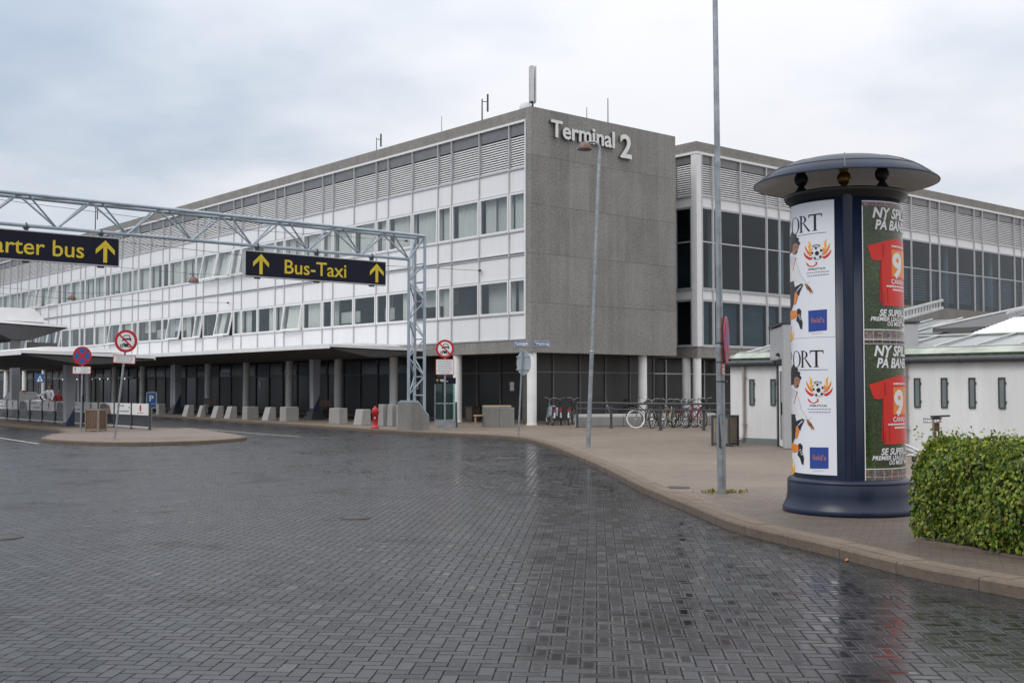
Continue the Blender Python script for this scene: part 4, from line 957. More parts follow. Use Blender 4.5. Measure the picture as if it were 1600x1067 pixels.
def dome(parent, x, y, z, r, fixings=False):
    mb = MB(); prof = [(r * 0.86, 0.0), (r, 0.0), (r * 1.0, r * 0.12), (r * 0.9, r * 0.55), (r * 0.68, r * 0.86), (r * 0.38, r * 1.05), (r * 0.14, r * 1.13), (r * 0.14, r * 1.3), (0.001, r * 1.3)]
    mb.lathe(prof, 24, 0, (x, y, z)); mb.build('lamp_dome', 'lampbrown', parent)
    mb = MB(); mb.lathe([(r * 0.86, 0.002), (r * 0.8, r * 0.3), (r * 0.5, r * 0.65), (0.001, r * 0.8)], 24, 0, (x, y, z)); mb.build('reflector', 'reflector', parent)
dome(L1, xt - 0.42, 0, hgt(234.5, Y), 0.20)
p = g(1128, 770.5); Y = p.y
L2 = thing('street_lamp', 'tall galvanised lamp post on the pavement beside the advertising column', 'street lamp', p)
dx = (1123 - 1128) / F_PX * Y; zt0 = hgt(0, Y); HT = 10.5
mb = MB(); mb.cyl((0, 0, 0), (dx * 2.3 / zt0, 0, 2.3), 0.068, 0.066, 18); mb.cyl((dx * 2.3 / zt0, 0, 2.3), (dx * HT / zt0, 0, HT), 0.054, 0.035, 18); mb.cyl((dx * 2.28 / zt0, 0, 2.28), (dx * 2.34 / zt0, 0, 2.36), 0.069, 0.055, 18)
mb.build('pole', 'galv', L2)
mb = MB(); mb.prism([(-0.032, 0.72), (0.0, 0.7), (0.032, 0.72), (0.032, 1.22), (0.0, 1.24), (-0.032, 1.22)], lambda a, b, d: Vector((a - 0.022, -0.064 - d + 0.012 * abs(a) / 0.032, b)), 0, 0.006); mb.build('hatch', 'darksteel', L2)
mb = MB(); mb.cyl((dx * HT / zt0, 0, HT), (dx * HT / zt0 - 1.2, -0.6, HT + 0.2), 0.03, n=10); mb.build('arm', 'galv', L2)
dome(L2, dx * HT / zt0 - 1.3, -0.65, HT - 0.1, 0.22)
S2 = thing('traffic_sign', 'no stopping sign seen almost edge on, clamped to the tall lamp post', 'traffic sign', p, radians(73))
xs = dx * 2.2 / zt0
def no_stop2(z, r):
    f = lambda a, b, d: Vector((-0.30 + a * r * 1.0, 0.0 - d, z + b * r)) 
    return f
no_stop_disc(S2, -0.05, hgt(531.5, Y, 1120), 0.37, -0.10)
text_plate(S2, -0.05, hgt(577, Y, 1120), 0.34, 0.19, 2, 0, seed=4)
mb = MB()
for z in (1.75, 2.05, 2.35):
    mb.tube([(0.074 * cos(q), 0.074 * sin(q), z) for q in [i * pi / 8 for i in range(16)]], 0.012, 6, 0, True); mb.box(-0.06, 0.03, -0.095, -0.07, z - 0.015, z + 0.015)
mb.build('clamp', 'darksteel', S2)
rng = random.Random(2)
mb = MB(); lp = p
for i in range(90):
    a = rng.uniform(0, 2 * pi); r = 0.08 + abs(rng.gauss(0, 0.13)); c = Vector((r * cos(a) * 1.3 + 0.05, r * sin(a) * 0.6 + 0.05, 0.005)); h = rng.uniform(0.02, 0.07); b_ = rng.uniform(0, 2 * pi)
    d = Vector((cos(b_), sin(b_), 0)); n_ = Vector((-d.y, d.x, 0)) * 0.008
    tip = c + d * h * 0.8 + Vector((0, 0, h)); mb.add([c - n_, c + n_, c + d * h * 0.4 + n_ * 1.8 + Vector((0, 0, h * 0.7)), tip, c + d * h * 0.4 - n_ * 1.8 + Vector((0, 0, h * 0.7))], [(0, 1, 2, 3, 4)])
o = mb.build('weeds', 'weed', None, p); struct(o, 'stuff')
def manhole(label, px, py, r, z):
    q = g(px, py, z); t = tag(MB_lathe([(0.001, 0.012), (r * 0.86, 0.012), (r * 0.88, 0.004), (r * 0.92, 0.004), (r * 0.93, 0.014), (r, 0.012), (r, -0.01)], 'manhole_cover', 'iron', q), label, 'manhole cover')
def MB_lathe(prof, name, mat, loc):
    mb = MB(); mb.lathe(prof, 32); return mb.build(name, mat, None, loc)
manhole('round iron manhole cover in the beige pavement', 1060, 762, 0.19, 0.0)
manhole('round iron manhole cover in the dark paving below the pavement curve', 790, 716, 0.36, ROAD)
manhole('small iron cover in the middle of the dark road', 556, 809, 0.20, ROAD)
manhole('iron cover in the dark road at the left picture edge', 5, 840, 0.22, ROAD)

# ------------------------------------------------------------------ suspended road lamps on wires
def wire_lamp(label, px, py, Y, r, sA):
    q = at(px, py, Y); t, s = toB(q)
    o = thing('suspended_lamp', label, 'street lamp', (q.x, q.y, q.z), PHI, 'brown dome lamps hung on wires over the road')
    dome(o, 0, 0, -r * 0.7, r)
    mb = MB(); mb.cyl((-0.25, 0, r * 0.95), (0.25, 0, r * 0.95), 0.018, n=6); mb.cyl((0, 0, r * 0.5), (0, 0, r * 0.95), 0.02, n=6)
    for sx in (-1, 1):
        mb.cyl((sx * 0.25, 0, r * 0.95), (sx * 0.15, 0, r * 0.6), 0.012, n=6)
    mb.build('bracket', 'darksteel', o)
    mb = MB(); mb.tube([(-t * 1.0 - 0.02, 0.0, 0.55), (-t * 0.5, 0, 0.36), (0, 0, r * 0.98), (-10, 0, 0.5), (-26, 0, 1.1)], 0.011, 5); mb.build('wire', 'darksteel', o)
    mb = MB(); mb.box(-t - 0.14, -t - 0.05, -0.06, 0.06, 0.50, 0.60); mb.build('wall_anchor', 'darksteel', o)
wire_lamp('nearer brown dome lamp hung on a wire in front of the tilted windows', 302.5, 436, 67, 0.31, 0)
wire_lamp('farther brown dome lamp hung on a wire below the Charter bus sign', 112, 464, 84, 0.31, 0)
for (s, z) in ((9.4, 9.0), (3.5, 7.05), (29, 7.0)):
    o = thing('span_wire', {9.4: 'thin wire anchored to the white panels above the gantry truss', 3.5: 'thin wire anchored to the white panel near the concrete corner', 29: 'thin wire anchored to the panels right of the hung lamp'}[s], 'wire', BF(0, s, z), PHI)
    mb = MB(); mb.tube([(-0.1, 0, 0), (-10, 0, -0.25), (-26, 0, 0.2)], 0.010, 5); mb.build('cable', 'darksteel', o); mb = MB(); mb.box(-0.14, -0.05, -0.06, 0.06, -0.05, 0.05); mb.build('wall_anchor', 'darksteel', o)

# ================================================================== ADVERTISING COLUMN
AX = Vector((4.514, 15.38, 0)); AD = 0.726
ADC = thing('advertising_column', 'round navy advertising column with domed cap and curved football posters', 'advertising column', AX)
A0 = atan2(-AX.y, -AX.x)                                    # direction from the axis to the viewer
def cm_(a, b, d, R=AD):                                     # unrolled poster (arc length a, height b) -> column surface
    th = A0 + a / AD; return Vector(((R + d) * cos(th), (R + d) * sin(th), b))
def onc(px, py):
    r = ray(px, py); dx, dy = r.x, r.y
    A = dx * dx + dy * dy; B = -2 * (dx * AX.x + dy * AX.y); C = AX.x ** 2 + AX.y ** 2 - AD ** 2
    D = max(0.0, B * B - 4 * A * C); k = (-B - sqrt(D)) / (2 * A)
    x, y = dx * k - AX.x, dy * k - AX.y; th = atan2(y, x) - A0
    while th > pi: th -= 2 * pi
    while th < -pi: th += 2 * pi
    return th * AD, EYE + r.z * k
mb = MB(); mb.lathe([(0.001, 0.0), (0.862, 0.0), (0.866, 0.03), (0.866, 0.06), (0.858, 0.075), (0.842, 0.10), (0.815, 0.17), (0.803, 0.25), (0.800, 0.385), (0.796, 0.392), (0.796, 0.402), (0.80, 0.408), (0.792, 0.43), (0.77, 0.452), (0.745, 0.465), (0.001, 0.465)], 96); mb.build('base', 'navy', ADC)
mb = MB(); mb.lathe([(0.719, 0.44), (0.719, 4.15), (0.001, 4.15)], 96); mb.build('drum', 'navy', ADC)
mb = MB(); mb.lathe([(0.722, 4.115), (0.735, 4.13), (0.79, 4.18), (0.812, 4.225), (0.80, 4.245), (0.001, 4.25)], 96); mb.build('collar', 'black', ADC)
mb = MB()
for q, rr_ in ((0.028, 0.085),):
    c = cm_(q, 0, -0.045); mb.cyl((c.x, c.y, 0.43), (c.x, c.y, 4.24), 0.075, n=24)
    mb.prism([(-0.17, 0.44), (0.20, 0.44), (0.11, 0.405), (0.03, 0.35), (-0.05, 0.39)], lambda a, b, d: cm_(a, b, d), 0.0, 0.062)
mb.build('centre_ridge', 'navy', ADC)
domep = [(1.214, 4.392), (1.216, 4.399), (1.208, 4.412), (1.10, 4.495), (0.98, 4.566), (0.82, 4.637), (0.62, 4.700), (0.40, 4.744), (0.2, 4.766), (0.001, 4.775)]
mb = MB(); mb.lathe(domep, 96); mb.build('cap', 'navycap', ADC)
mb = MB()
th0 = A0 + 0.0
for k in range(6):
    th = th0 + k * pi / 3; mb.tube([(r * cos(th), r * sin(th), z + 0.001) for r, z in domep[2:]], 0.012, 6)
mb.tube([(1.0 * cos(q), 1.0 * sin(q), 4.556) for q in [i * 2 * pi / 72 for i in range(72)]], 0.006, 5, 0, True)
mb.build('cap_seam', 'darksteel', ADC)
mb = MB(); mb.lathe([(1.205, 4.392), (1.05, 4.45), (0.85, 4.505), (0.6, 4.55), (0.3, 4.575), (0.001, 4.58)], 72); mb.build('cap_underside', 'reflector', ADC)
for a, r, mt in ((-1.02, 0.66, 'black'), (0.78, 0.66, 'black'), (-0.04, 0.30, 'brass')):
    x, y = r * cos(A0 + a), r * sin(A0 + a); mb = MB()
    mb.sphere((x, y, 4.43), 0.092, 20, 0, 1, 1, 1.1); mb.cyl((x, y, 4.24), (x, y, 4.34), 0.10, 0.035, 16); mb.cyl((x, y, 4.49), (x, y, 4.555), 0.05, 0.08, 16)
    mb.build('cap_lamp', mt, ADC)
mb = MB(); q_ = cm_(0.0, 0.19, 0.062); q2_ = cm_(0.0, 0.19, 0.078); mb.cyl(q_, q2_, 0.014, n=10); mb.build('lock', 'black', ADC)
# --- left poster (two copies of one print, one above the other)
PITCHZ = 1.785
def wrap_print(mb, name, mats, parent, step=0.03):     # cut the flat print into narrow strips and roll it onto the drum
    me = bpy.data.meshes.new(name); me.from_pydata(mb.v, [], mb.f)
    for x in mats: me.materials.append(M[x])
    me.polygons.foreach_set('material_index', mb.mi)
    bm = bmesh.new(); bm.from_mesh(me); bmesh.ops.recalc_face_normals(bm, faces=bm.faces); bmesh.ops.triangulate(bm, faces=[f for f in bm.faces if len(f.verts) > 4])
    xs = [v.co.x for v in bm.verts]; a = min(xs) + step
    while a < max(xs):
        bmesh.ops.bisect_plane(bm, geom=bm.verts[:] + bm.edges[:] + bm.faces[:], dist=1e-6, plane_co=(a, 0, 0), plane_no=(1, 0, 0)); a += step
    for v in bm.verts: v.co = cm_(v.co.x, v.co.y, v.co.z)
    bmesh.ops.recalc_face_normals(bm, faces=bm.faces); bm.to_mesh(me); bm.free(); me.update(); return link(name, me, parent)
aR = onc(1306.5, 600)[0]; aL = aR - 1.22
zB = onc(1290, 742)[1]
def curved_sheet(mb, a0, a1, z0, z1, d, m, n=40):
    pts = [a0 + (a1 - a0) * i / n for i in range(n + 1)]
    vs = [cm_(a, z0, d) for a in pts] + [cm_(a, z1, d) for a in pts] + [cm_(a, z0, d - 0.003) for a in pts] + [cm_(a, z1, d - 0.003) for a in pts]; k = n + 1
    fs = [(i, i + 1, k + i + 1, k + i) for i in range(n)] + [(2 * k + i, 3 * k + i, 3 * k + i + 1, 2 * k + i + 1) for i in range(n)]
    fs += [(i, 2 * k + i, 2 * k + i + 1, i + 1) for i in range(n)] + [(k + i, k + i + 1, 3 * k + i + 1, 3 * k + i) for i in range(n)] + [(0, k, 3 * k, 2 * k), (n, 2 * k + n, 3 * k + n, k + n)]
    for sub, sm in ((fs[:n], True), (fs[n:2 * n], True), (fs[2 * n:], False)): mb.add(vs, sub, m, sm)
def build_left(dz):
    pm = MB(); curved_sheet(pm, aL, aR, zB + dz, zB + dz + PITCHZ - 0.004, 0.006, 0)
    post = pm.build('poster', 'paper', ADC)
    mb = MB(); mats = ['print_black', 'print_white', 'print_red', 'print_orange', 'print_yellow', 'print_blue', 'print_grey', 'print_skin', 'print_brown', 'print_lightgrey', 'print_logo']
    K, WH, RD, OR, YE, BL, GR, SK, BR, LG, LO = range(11)
    lvl = [0.0075]
    def fm(d0): return lambda a, b, d: Vector((a, b + dz, d0 + d))
    def P(px_pts, m, d=0.0075): mb.prism([onc(1220 + x / 4.85, 540 + y / 4.85) for x, y in px_pts], fm(d), 0, 0.0012, m)
    def D(pts, m, d=0.0075): mb.prism(pts, fm(d), 0, 0.0012, m)
    # serif capitals P O R T
    zt = onc(1275, 540 + 35 / 4.85)[1]; zb = onc(1275, 540 + 162 / 4.85)[1]; H = zt - zb
    def stem(a, w, y0=0, y1=H): D([(a, zb + y0), (a + w, zb + y0), (a + w, zb + y1), (a, zb + y1)], K)
    def serif(a, w, y): D([(a - 0.018, zb + y), (a + w + 0.018, zb + y), (a + w + 0.018, zb + y + 0.008), (a - 0.018, zb + y + 0.008)], K, 0.0090)
    def bowl(ca, cz, ra, rz, t, a0, a1, n=24):
        for i in range(n):
            u0, u1 = a0 + (a1 - a0) * i / n, a0 + (a1 - a0) * (i + 1) / n
            q = lambda u, s: (ca + (ra - s * t * (abs(cos(u)) * 0.85 + 0.15)) * cos(u), cz + (rz - s * 0.009) * sin(u))
            D([q(u0, 0), q(u1, 0), q(u1, 1), q(u0, 1)], K)
    tx0 = onc(1266, 560)[0]; tx1 = onc(1287.2, 560)[0]; tm = (tx0 + tx1) / 2
    stem(tm - 0.017, 0.034); serif(tm - 0.017, 0.034, 0.0); D([(tx0, zt - 0.015), (tx1, zt - 0.015), (tx1, zt), (tx0, zt)], K, 0.0092)
    D([(tx0, zt - 0.045), (tx0 + 0.008, zt - 0.045), (tx0 + 0.014, zt - 0.011), (tx0, zt - 0.011)], K); D([(tx1, zt - 0.045), (tx1 - 0.008, zt - 0.045), (tx1 - 0.014, zt - 0.011), (tx1, zt - 0.011)], K)
    rx = onc(1252.6, 560)[0] + 0.01; stem(rx, 0.034); serif(rx, 0.034, 0.0); serif(rx, 0.034, H - 0.008)
    bowl(rx + 0.02, zt - H * 0.25, 0.095, H * 0.25, 0.032, -pi / 2, pi / 2); D([(rx + 0.06, zb + H * 0.5), (rx + 0.085, zb + H * 0.5), (rx + 0.185, zb), (rx + 0.15, zb)], K)
    ox = (onc(1240.3, 560)[0] + onc(1253, 560)[0]) / 2 - 0.01; bowl(ox, zb + H / 2, 0.115, H / 2 + 0.004, 0.036, 0, 2 * pi, 40)
    pxx = ox - 0.30; stem(pxx, 0.026); serif(pxx, 0.026, 0.0); serif(pxx, 0.026, H - 0.008); bowl(pxx + 0.02, zt - H * 0.25, 0.09, H * 0.25, 0.024, -pi / 2, pi / 2)
    a0, z0 = onc(1249, 578.4); a1, _ = onc(1293.8, 578.4); D([(a0, z0), (a1, z0), (a1, z0 + 0.005), (a0, z0 + 0.005)], K)
    # flaming ball emblem
    def flame(side):
        c = 291
        X = lambda pts: [(c - x if side > 0 else c + x, 335 + y) for x, y in pts]
        P(X([(-36, 30), (-58, 26), (-84, 6), (-104, -22), (-100, 6), (-84, 30), (-62, 46), (-44, 46)]), RD)
        P(X([(-40, 18), (-60, 14), (-78, -8), (-92, -40), (-94, -72), (-84, -50), (-72, -30), (-60, -16), (-46, -6)]), OR, 0.0086)
        P(X([(-48, -4), (-62, -26), (-70, -52), (-64, -80), (-72, -106), (-52, -82), (-50, -56), (-54, -36), (-46, -22)]), YE, 0.0092)
        P(X([(-44, -10), (-50, -28), (-36, -46), (-40, -30), (-34, -20)]), OR, 0.0096)
    flame(-1); flame(1)
    cb, czb = onc(1220 + 288 / 4.85, 540 + 337 / 4.85)
    D([(cb + x, czb + y) for x, y in circ(0, 0, 0.083, 28)], LG, 0.0105); D([(cb - 0.008 + x, czb + 0.006 + y) for x, y in circ(0, 0, 0.075, 28)], WH, 0.012)
    D([(cb + x, czb + y) for x, y in circ(0.003, 0.0, 0.034, 5, 0.3, 0.3 + 2 * pi)], K, 0.0135)
    for a in (0.5, 1.75, 3.0, 4.25, 5.5): D([(cb + x, czb + y) for x, y in circ(0.068 * cos(a), 0.068 * sin(a), 0.018, 5, a, a + 2 * pi)], K, 0.0135)
    mb.tube([(cb + x * 0.055 - 0.01, czb + 0.10 + y * 0.014 + dz, 0.010) for x, y in circ(0, 0, 1, 20)], 0.0035, 5, K, True)
    P([(205, 395), (222, 410), (232, 426), (258, 430), (282, 414), (270, 402), (290, 404), (288, 422), (262, 436), (230, 434), (212, 418)], RD)
    t0 = onc(1220 + 222 / 4.85, 633)[0]; t1 = onc(1220 + 352 / 4.85, 633)[0]
    z = onc(1280, 540 + 461 / 4.85)[1]; text_to(mb, 'DRIBLETOUR', t0, z, t1 - t0, 0.026, fm(0.0080), K, 0, 0.012)
    r = random.Random(4)
    for yy, x0, x1 in ((480, 208, 384), (503, 216, 368)):
        x = x0
        while x < x1:
            w = r.uniform(6, 18); P([(x, yy - 4), (x + w, yy - 4), (x + w, yy + 4), (x, yy + 4)], GR); x += w + 5
    # blue square mark
    P([(222, 768), (363, 770), (363, 930), (224, 930)], BL); q0 = onc(1220 + 244 / 4.85, 712)[0]; q1 = onc(1220 + 344 / 4.85, 712)[0]
    text_to(mb, "field's", q0, onc(1280, 540 + 866 / 4.85)[1], q1 - q0, 0.072, fm(0.0092), LO, 0, 0.004)
    P([(246, 941), (330, 943), (330, 949), (246, 948)], LG)
    # the footballer running out of the left edge of the sheet
    P([(60, 300), (105, 320), (130, 380), (160, 480), (205, 545), (240, 540), (215, 562), (165, 552), (125, 520), (60, 520)], WH, 0.0080)
    P([(128, 375), (133, 375), (165, 480), (208, 545), (203, 550), (158, 484)], LG, 0.0095); P([(128, 345), (133, 347), (108, 440), (104, 440)], RD, 0.0095)
    P([(86, 330), (100, 320), (122, 340), (104, 400), (84, 380)], LG, 0.0093)
    P([(40, 200), (90, 160), (102, 138), (112, 160), (135, 172), (132, 190), (152, 204), (148, 224), (162, 240), (150, 262), (120, 236), (112, 290), (90, 296), (60, 300)], K, 0.0093)
    P([(108, 246), (128, 232), (148, 250), (150, 272), (141, 288), (138, 308), (122, 322), (104, 312)], SK, 0.0105); P([(120, 262), (138, 258), (138, 262), (121, 267)], BR, 0.012); P([(128, 300), (142, 292), (138, 310), (126, 318)], BR, 0.012)
    P([(195, 556), (212, 560), (236, 588), (256, 622), (254, 642), (244, 622), (238, 640), (228, 616), (210, 600)], SK, 0.0095); P([(205, 575), (232, 592), (244, 616), (230, 606)], BR, 0.0108)
    P([(40, 515), (112, 520), (126, 600), (116, 690), (95, 745), (40, 742)], K, 0.0085); P([(60, 520), (95, 520), (100, 600), (60, 640)], K, 0.0098)
    P([(118, 572), (172, 552), (184, 566), (160, 612), (152, 642), (138, 628), (130, 600), (116, 600)], K, 0.0110)
    for s_ in (0, 13, 26): P([(136 + s_ * 0.8, 600 - s_), (152 + s_ * 0.8, 584 - s_ * 0.6), (156 + s_ * 0.8, 588 - s_ * 0.6), (140 + s_ * 0.8, 606 - s_)], WH, 0.0123)
    P([(122, 612), (140, 618), (144, 650), (128, 698), (114, 700)], OR, 0.0112); P([(60, 735), (98, 738), (140, 752), (144, 790), (118, 808), (90, 800), (60, 800)], OR, 0.0100)
    P([(138, 742), (158, 740), (170, 760), (166, 800), (180, 850), (176, 900), (164, 896), (150, 850), (132, 826), (142, 790)], K, 0.0112)
    for s_ in (0, 16, 32): P([(146 + s_ * 0.4, 790 + s_), (158 + s_ * 0.4, 784 + s_), (160 + s_ * 0.4, 790 + s_), (148 + s_ * 0.4, 796 + s_)], WH, 0.0125)
    P([(78, 968), (82, 900), (98, 850), (94, 900), (104, 930), (108, 885), (112, 930), (106, 968)], YE); P([(76, 968), (78, 920), (88, 940), (92, 968)], RD, 0.009)
    wrap_print(mb, 'poster_print', mats, post)
for dz in (0.0, PITCHZ): build_left(dz)
# --- right poster
bL = onc(1349.5, 600)[0]; bR = bL + 1.22
zU = onc(1375, 515.5)[1]; HP = 1.785
def build_right(dz):
    pm = MB(); z0 = zU + dz - 0.18; curved_sheet(pm, bL, bR, z0, z0 + HP - 0.004, 0.006, 0)
    post = pm.build('poster', 'pgrass', ADC)
    mb = MB(); mats = ['print_white', 'print_red', 'print_darkred', 'print_orange', 'pmosaic', 'print_black']; WH, RD, DR, OR, MO, K = range(6)
    def fm(d0): return lambda a, b, d: Vector((a, b + dz, d0 + d))
    def Q(x, y): return onc(1340 + x / 4.45, 300 + y / 4.45)
    def P(pts, m, d=0.0075): mb.prism([Q(x, y) for x, y in pts], fm(d), 0, 0.0012, m)
    def D(pts, m, d=0.0075):
        mb.prism(pts, fm(d), 0, 0.0012, m)
    def strip(a0, a1, zz0, zz1, m, d=0.0075):
        mb.prism([(a0, zz0), (a1, zz0), (a1, zz1), (a0, zz1)], fm(d), 0, 0.0012, m)
    zt = Q(180, 70)[1]; zb = Q(180, 958)[1]
    strip(bL, bR, zU - 0.18, zU - 0.012, MO); strip(bL, bR, zt + 0.012, zU - 0.18 + HP - 0.005, MO)
    strip(bL, bR, zb - 0.006, zb + 0.006, WH, 0.009); strip(bL, bR, zt - 0.006, zt + 0.006, WH, 0.009); strip(bL, bR, zU - 0.18, zU - 0.174, WH, 0.009); strip(bL, bR, zU - 0.1, zU - 0.097, WH, 0.009)
    for k in range(9): strip(bL + 0.13 * k, bL + 0.13 * k + 0.003, zU - 0.17, zU - 0.012, WH, 0.0085)
    strip(bL, bL + 0.012, zU - 0.18, zU - 0.185 + HP, WH, 0.0095)
    def T(txt, x, ybase, capz, wid, off=0.034, shear=0.22, m=WH, d=0.0105, back=True):
        a, z = Q(x, ybase)
        if back: text_to(mb, txt, a + 0.008, z - 0.008, wid, capz, fm(d - 0.0012), K, 0, off, shear)
        text_to(mb, txt, a, z, wid, capz, fm(d), m, 0, off, shear)
    T('NY SPILLER', 100, 176, 0.135, 0.92); T('PÅ BANEN', 118, 258, 0.125, 0.74)
    T('SE SUPERLIGA', 148, 860, 0.085, 0.70); T('PREMIER LEAGUE, LA LIGA', 88, 895, 0.055, 0.90, 0.03); T('OG MEGET MERE', 204, 930, 0.055, 0.52, 0.03)
    # shirt
    a5 = Q(300, 700)[0]
    sh = [Q(x, y) for x, y in ((240, 308), (190, 340), (150, 360), (65, 375), (80, 420), (100, 468), (130, 478), (165, 474), (176, 440), (166, 560), (158, 770), (190, 786))]
    zlo = Q(240, 792)[1]; zhi = sh[0][1]; aw = sh[0][0] + 0.62; am = (sh[0][0] + aw) / 2 + 0.02
    left = sh; right = [(2 * am - a, z) for a, z in sh]
    def Ds(pts, m, d): mb.prism(pts, fm(d), 0, 0.0012, m)
    P([(65, 375), (110, 363), (170, 346), (174, 470), (130, 478), (98, 470)], RD, 0.0085)
    # body in vertical slices so that it follows the curve
    n = 16; a0 = sh[9][0]; a1 = 2 * am - a0
    def toph(a):
        u = abs((a - am) / (a1 - a0) * 2); return zhi - 0.02 - 0.115 * max(0, u - 0.35) ** 1.3 if u > 0.35 else zhi - 0.01 - 0.10 * max(0, 0.3 - u) * 2
    for i in range(n):
        x0, x1 = a0 + (a1 - a0) * i / n, a0 + (a1 - a0) * (i + 1) / n
        mb.prism([(x0, zlo), (x1, zlo), (x1, toph(x1)), (x0, toph(x0))], fm(0.0085), 0, 0.0012, RD)
    P([(158, 480), (170, 478), (168, 600), (160, 765), (150, 772)], DR, 0.0080); P([(168, 360), (176, 362), (182, 430), (172, 470)], DR, 0.0100)
    for q in ((200, 640, 212, 770), (176, 700, 182, 780)): P([(q[0], q[1]), (q[0] + 6, q[1]), (q[2], q[3]), (q[2] - 8, q[3])], DR, 0.0100)
    ao0 = Q(232, 500)[0]; ao1 = 2 * am - ao0; zo1, zo0 = Q(240, 402)[1], Q(240, 590)[1]; n = 8
    for i in range(n): x0, x1 = ao0 + (ao1 - ao0) * i / n, ao0 + (ao1 - ao0) * (i + 1) / n; mb.prism([(x0, zo0), (x1, zo0), (x1, zo1), (x0, zo1)], fm(0.0100), 0, 0.0012, OR)
    text_to(mb, '9', Q(236, 500)[0], zo0, 0.24, zo1 - zo0 - 0.03, fm(0.0125), WH, 0, 0.035)
    text_to(mb, 'CANAL+', Q(234, 600)[0] - 0.01, Q(234, 638)[1], 0.36, 0.065, fm(0.0105), WH, 0, 0.02)
    r = random.Random(8)
    for yy, x0, h in ((383, 232, 6), (660, 198, 7), (686, 240, 6)):
        a, z = Q(x0, yy); e_ = a + (0.42 if x0 < 220 else 0.30)
        while a < e_:
            w = r.uniform(0.025, 0.06); mb.prism([(a, z), (a + w, z), (a + w, z + 0.022), (a, z + 0.022)], fm(0.0105), 0, 0.0012, WH); a += w + 0.010
    wrap_print(mb, 'poster_print', mats, post)
for dz in (0.0, -PITCHZ): build_right(dz)

# ================================================================== HEDGE
HA, HD = Vector((4.32, 12.42, 0)), Vector((0.43, -0.90, 0)).normalized()
HR = Vector((-HD.y, HD.x, 0))
if HR.x < 0: HR = -HR
HEDGE = thing('hedge', 'clipped green hedge with glossy leaves at the edge of the pavement', 'hedge', HA)
rng = random.Random(21); mb = MB()
HL, HW, HH = 6.2, 1.3, 1.13
def leaf(c, n, L):
    n = n.normalized(); down = Vector((0, 0, -1)); t = (down - n * down.dot(n)); t = t.normalized() if t.length > 0.05 else n.orthogonal().normalized()
    a = rng.gauss(0, 0.8); s = n.cross(t); t, s = t * cos(a) + s * sin(a), s * cos(a) - t * sin(a)
    w = L * rng.uniform(0.26, 0.34); tip = c + t * L - n * L * 0.15; b0 = c - t * 0.0; m1 = c + t * L * 0.45 + n * L * 0.06
    mb.add([b0, c + t * L * 0.28 + s * w * 0.85 + n * L * .05, c + t * L * 0.62 + s * w * 0.8 + n * L * .03, tip, m1 - n * L * 0.05, c + t * L * 0.62 - s * w * 0.8 + n * L * .03, c + t * L * 0.28 - s * w * 0.85 + n * L * .05],
           [(0, 1, 2, 4), (4, 2, 3), (0, 4, 5, 6), (4, 3, 5)], 0, False)
def bulge(u, v, h): return 0.05 * sin(u * 2.3 + h * 3) + 0.05 * sin(u * 5.1 - h * 4.3) + 0.03 * sin(v * 6) + 0.035 * sin(u * 11.3 + h * 9.1 + 1) * sin(h * 12.7 - u * 3.1)
NL = 30000
for i in range(NL):
    q = rng.random()
    if q < 0.60:      # face towards the road
        u = rng.uniform(0, HL) ** 1.0; h = rng.uniform(0.06, HH); v = bulge(u, 0, h) - 0.03 + abs(rng.gauss(0, 0.06)); n = -HR * 1.0
        v += 0.26 * max(0, (h - 0.70) / 0.43) ** 2; v += 0.10 * max(0, 0.3 - h)
    elif q < 0.86:    # top
        u = rng.uniform(0, HL); v = rng.uniform(0.02, HW); h = HH + bulge(u, v, 1) * 1.3 - abs(rng.gauss(0, 0.05)) - 0.15 * max(0, 1 - v / 0.4) ** 2 - 0.22 * max(0, 1 - u / 0.55) ** 2; n = Vector((0, 0, 1))
    else:             # far end
        u = abs(rng.gauss(0, 0.06)) - 0.04; v = rng.uniform(0, HW); h = rng.uniform(0.06, HH); u += 0.34 * max(0, (h - 0.65) / 0.48) ** 2 + 0.15 * max(0, 0.35 - h); n = -HD
        u += bulge(v * 2, u, h)
    c = HD * u + HR * v + Vector((0, 0, h))
    n = n + Vector((rng.gauss(0, 0.45), rng.gauss(0, 0.45), rng.gauss(0.35, 0.4)))
    leaf(c, n, rng.uniform(0.034, 0.068))
for k in range(130):   # young shoots sticking out of the top and the far corner
    u = rng.uniform(0, 4.0) if k > 18 else rng.uniform(-0.05, 0.2); v = rng.uniform(0.0, 0.8); b = HD * u + HR * v + Vector((0, 0, HH - 0.03 if k > 10 else rng.uniform(0.5, 1.0))); d = Vector((rng.gauss(0, 0.35), rng.gauss(0, 0.35), 1)).normalized()
    if k <= 10: d = (-HD * 0.9 - HR * 0.5 + Vector((0, 0, 0.5))).normalized()
    Lg = rng.uniform(0.05, 0.15)
    for j in range(5): leaf(b + d * Lg * j / 4, d + Vector((rng.gauss(0, 0.9), rng.gauss(0, 0.9), 0.2)), rng.uniform(0.03, 0.05))
mb.build('foliage', 'leaf', HEDGE)
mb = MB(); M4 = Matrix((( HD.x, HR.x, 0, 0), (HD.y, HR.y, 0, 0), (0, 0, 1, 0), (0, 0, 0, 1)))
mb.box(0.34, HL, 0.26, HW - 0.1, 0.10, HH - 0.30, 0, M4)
for k in range(120):
    u, v = rng.uniform(0.02, HL), rng.uniform(0.05, HW - 0.1); a = M4 @ Vector((u, v, 0)); mb.cyl(a, a + Vector((rng.gauss(0, .05), rng.gauss(0, .05), 0.35)), 0.008, 0.006, 5)
mb.build('stems', 'stem', HEDGE)
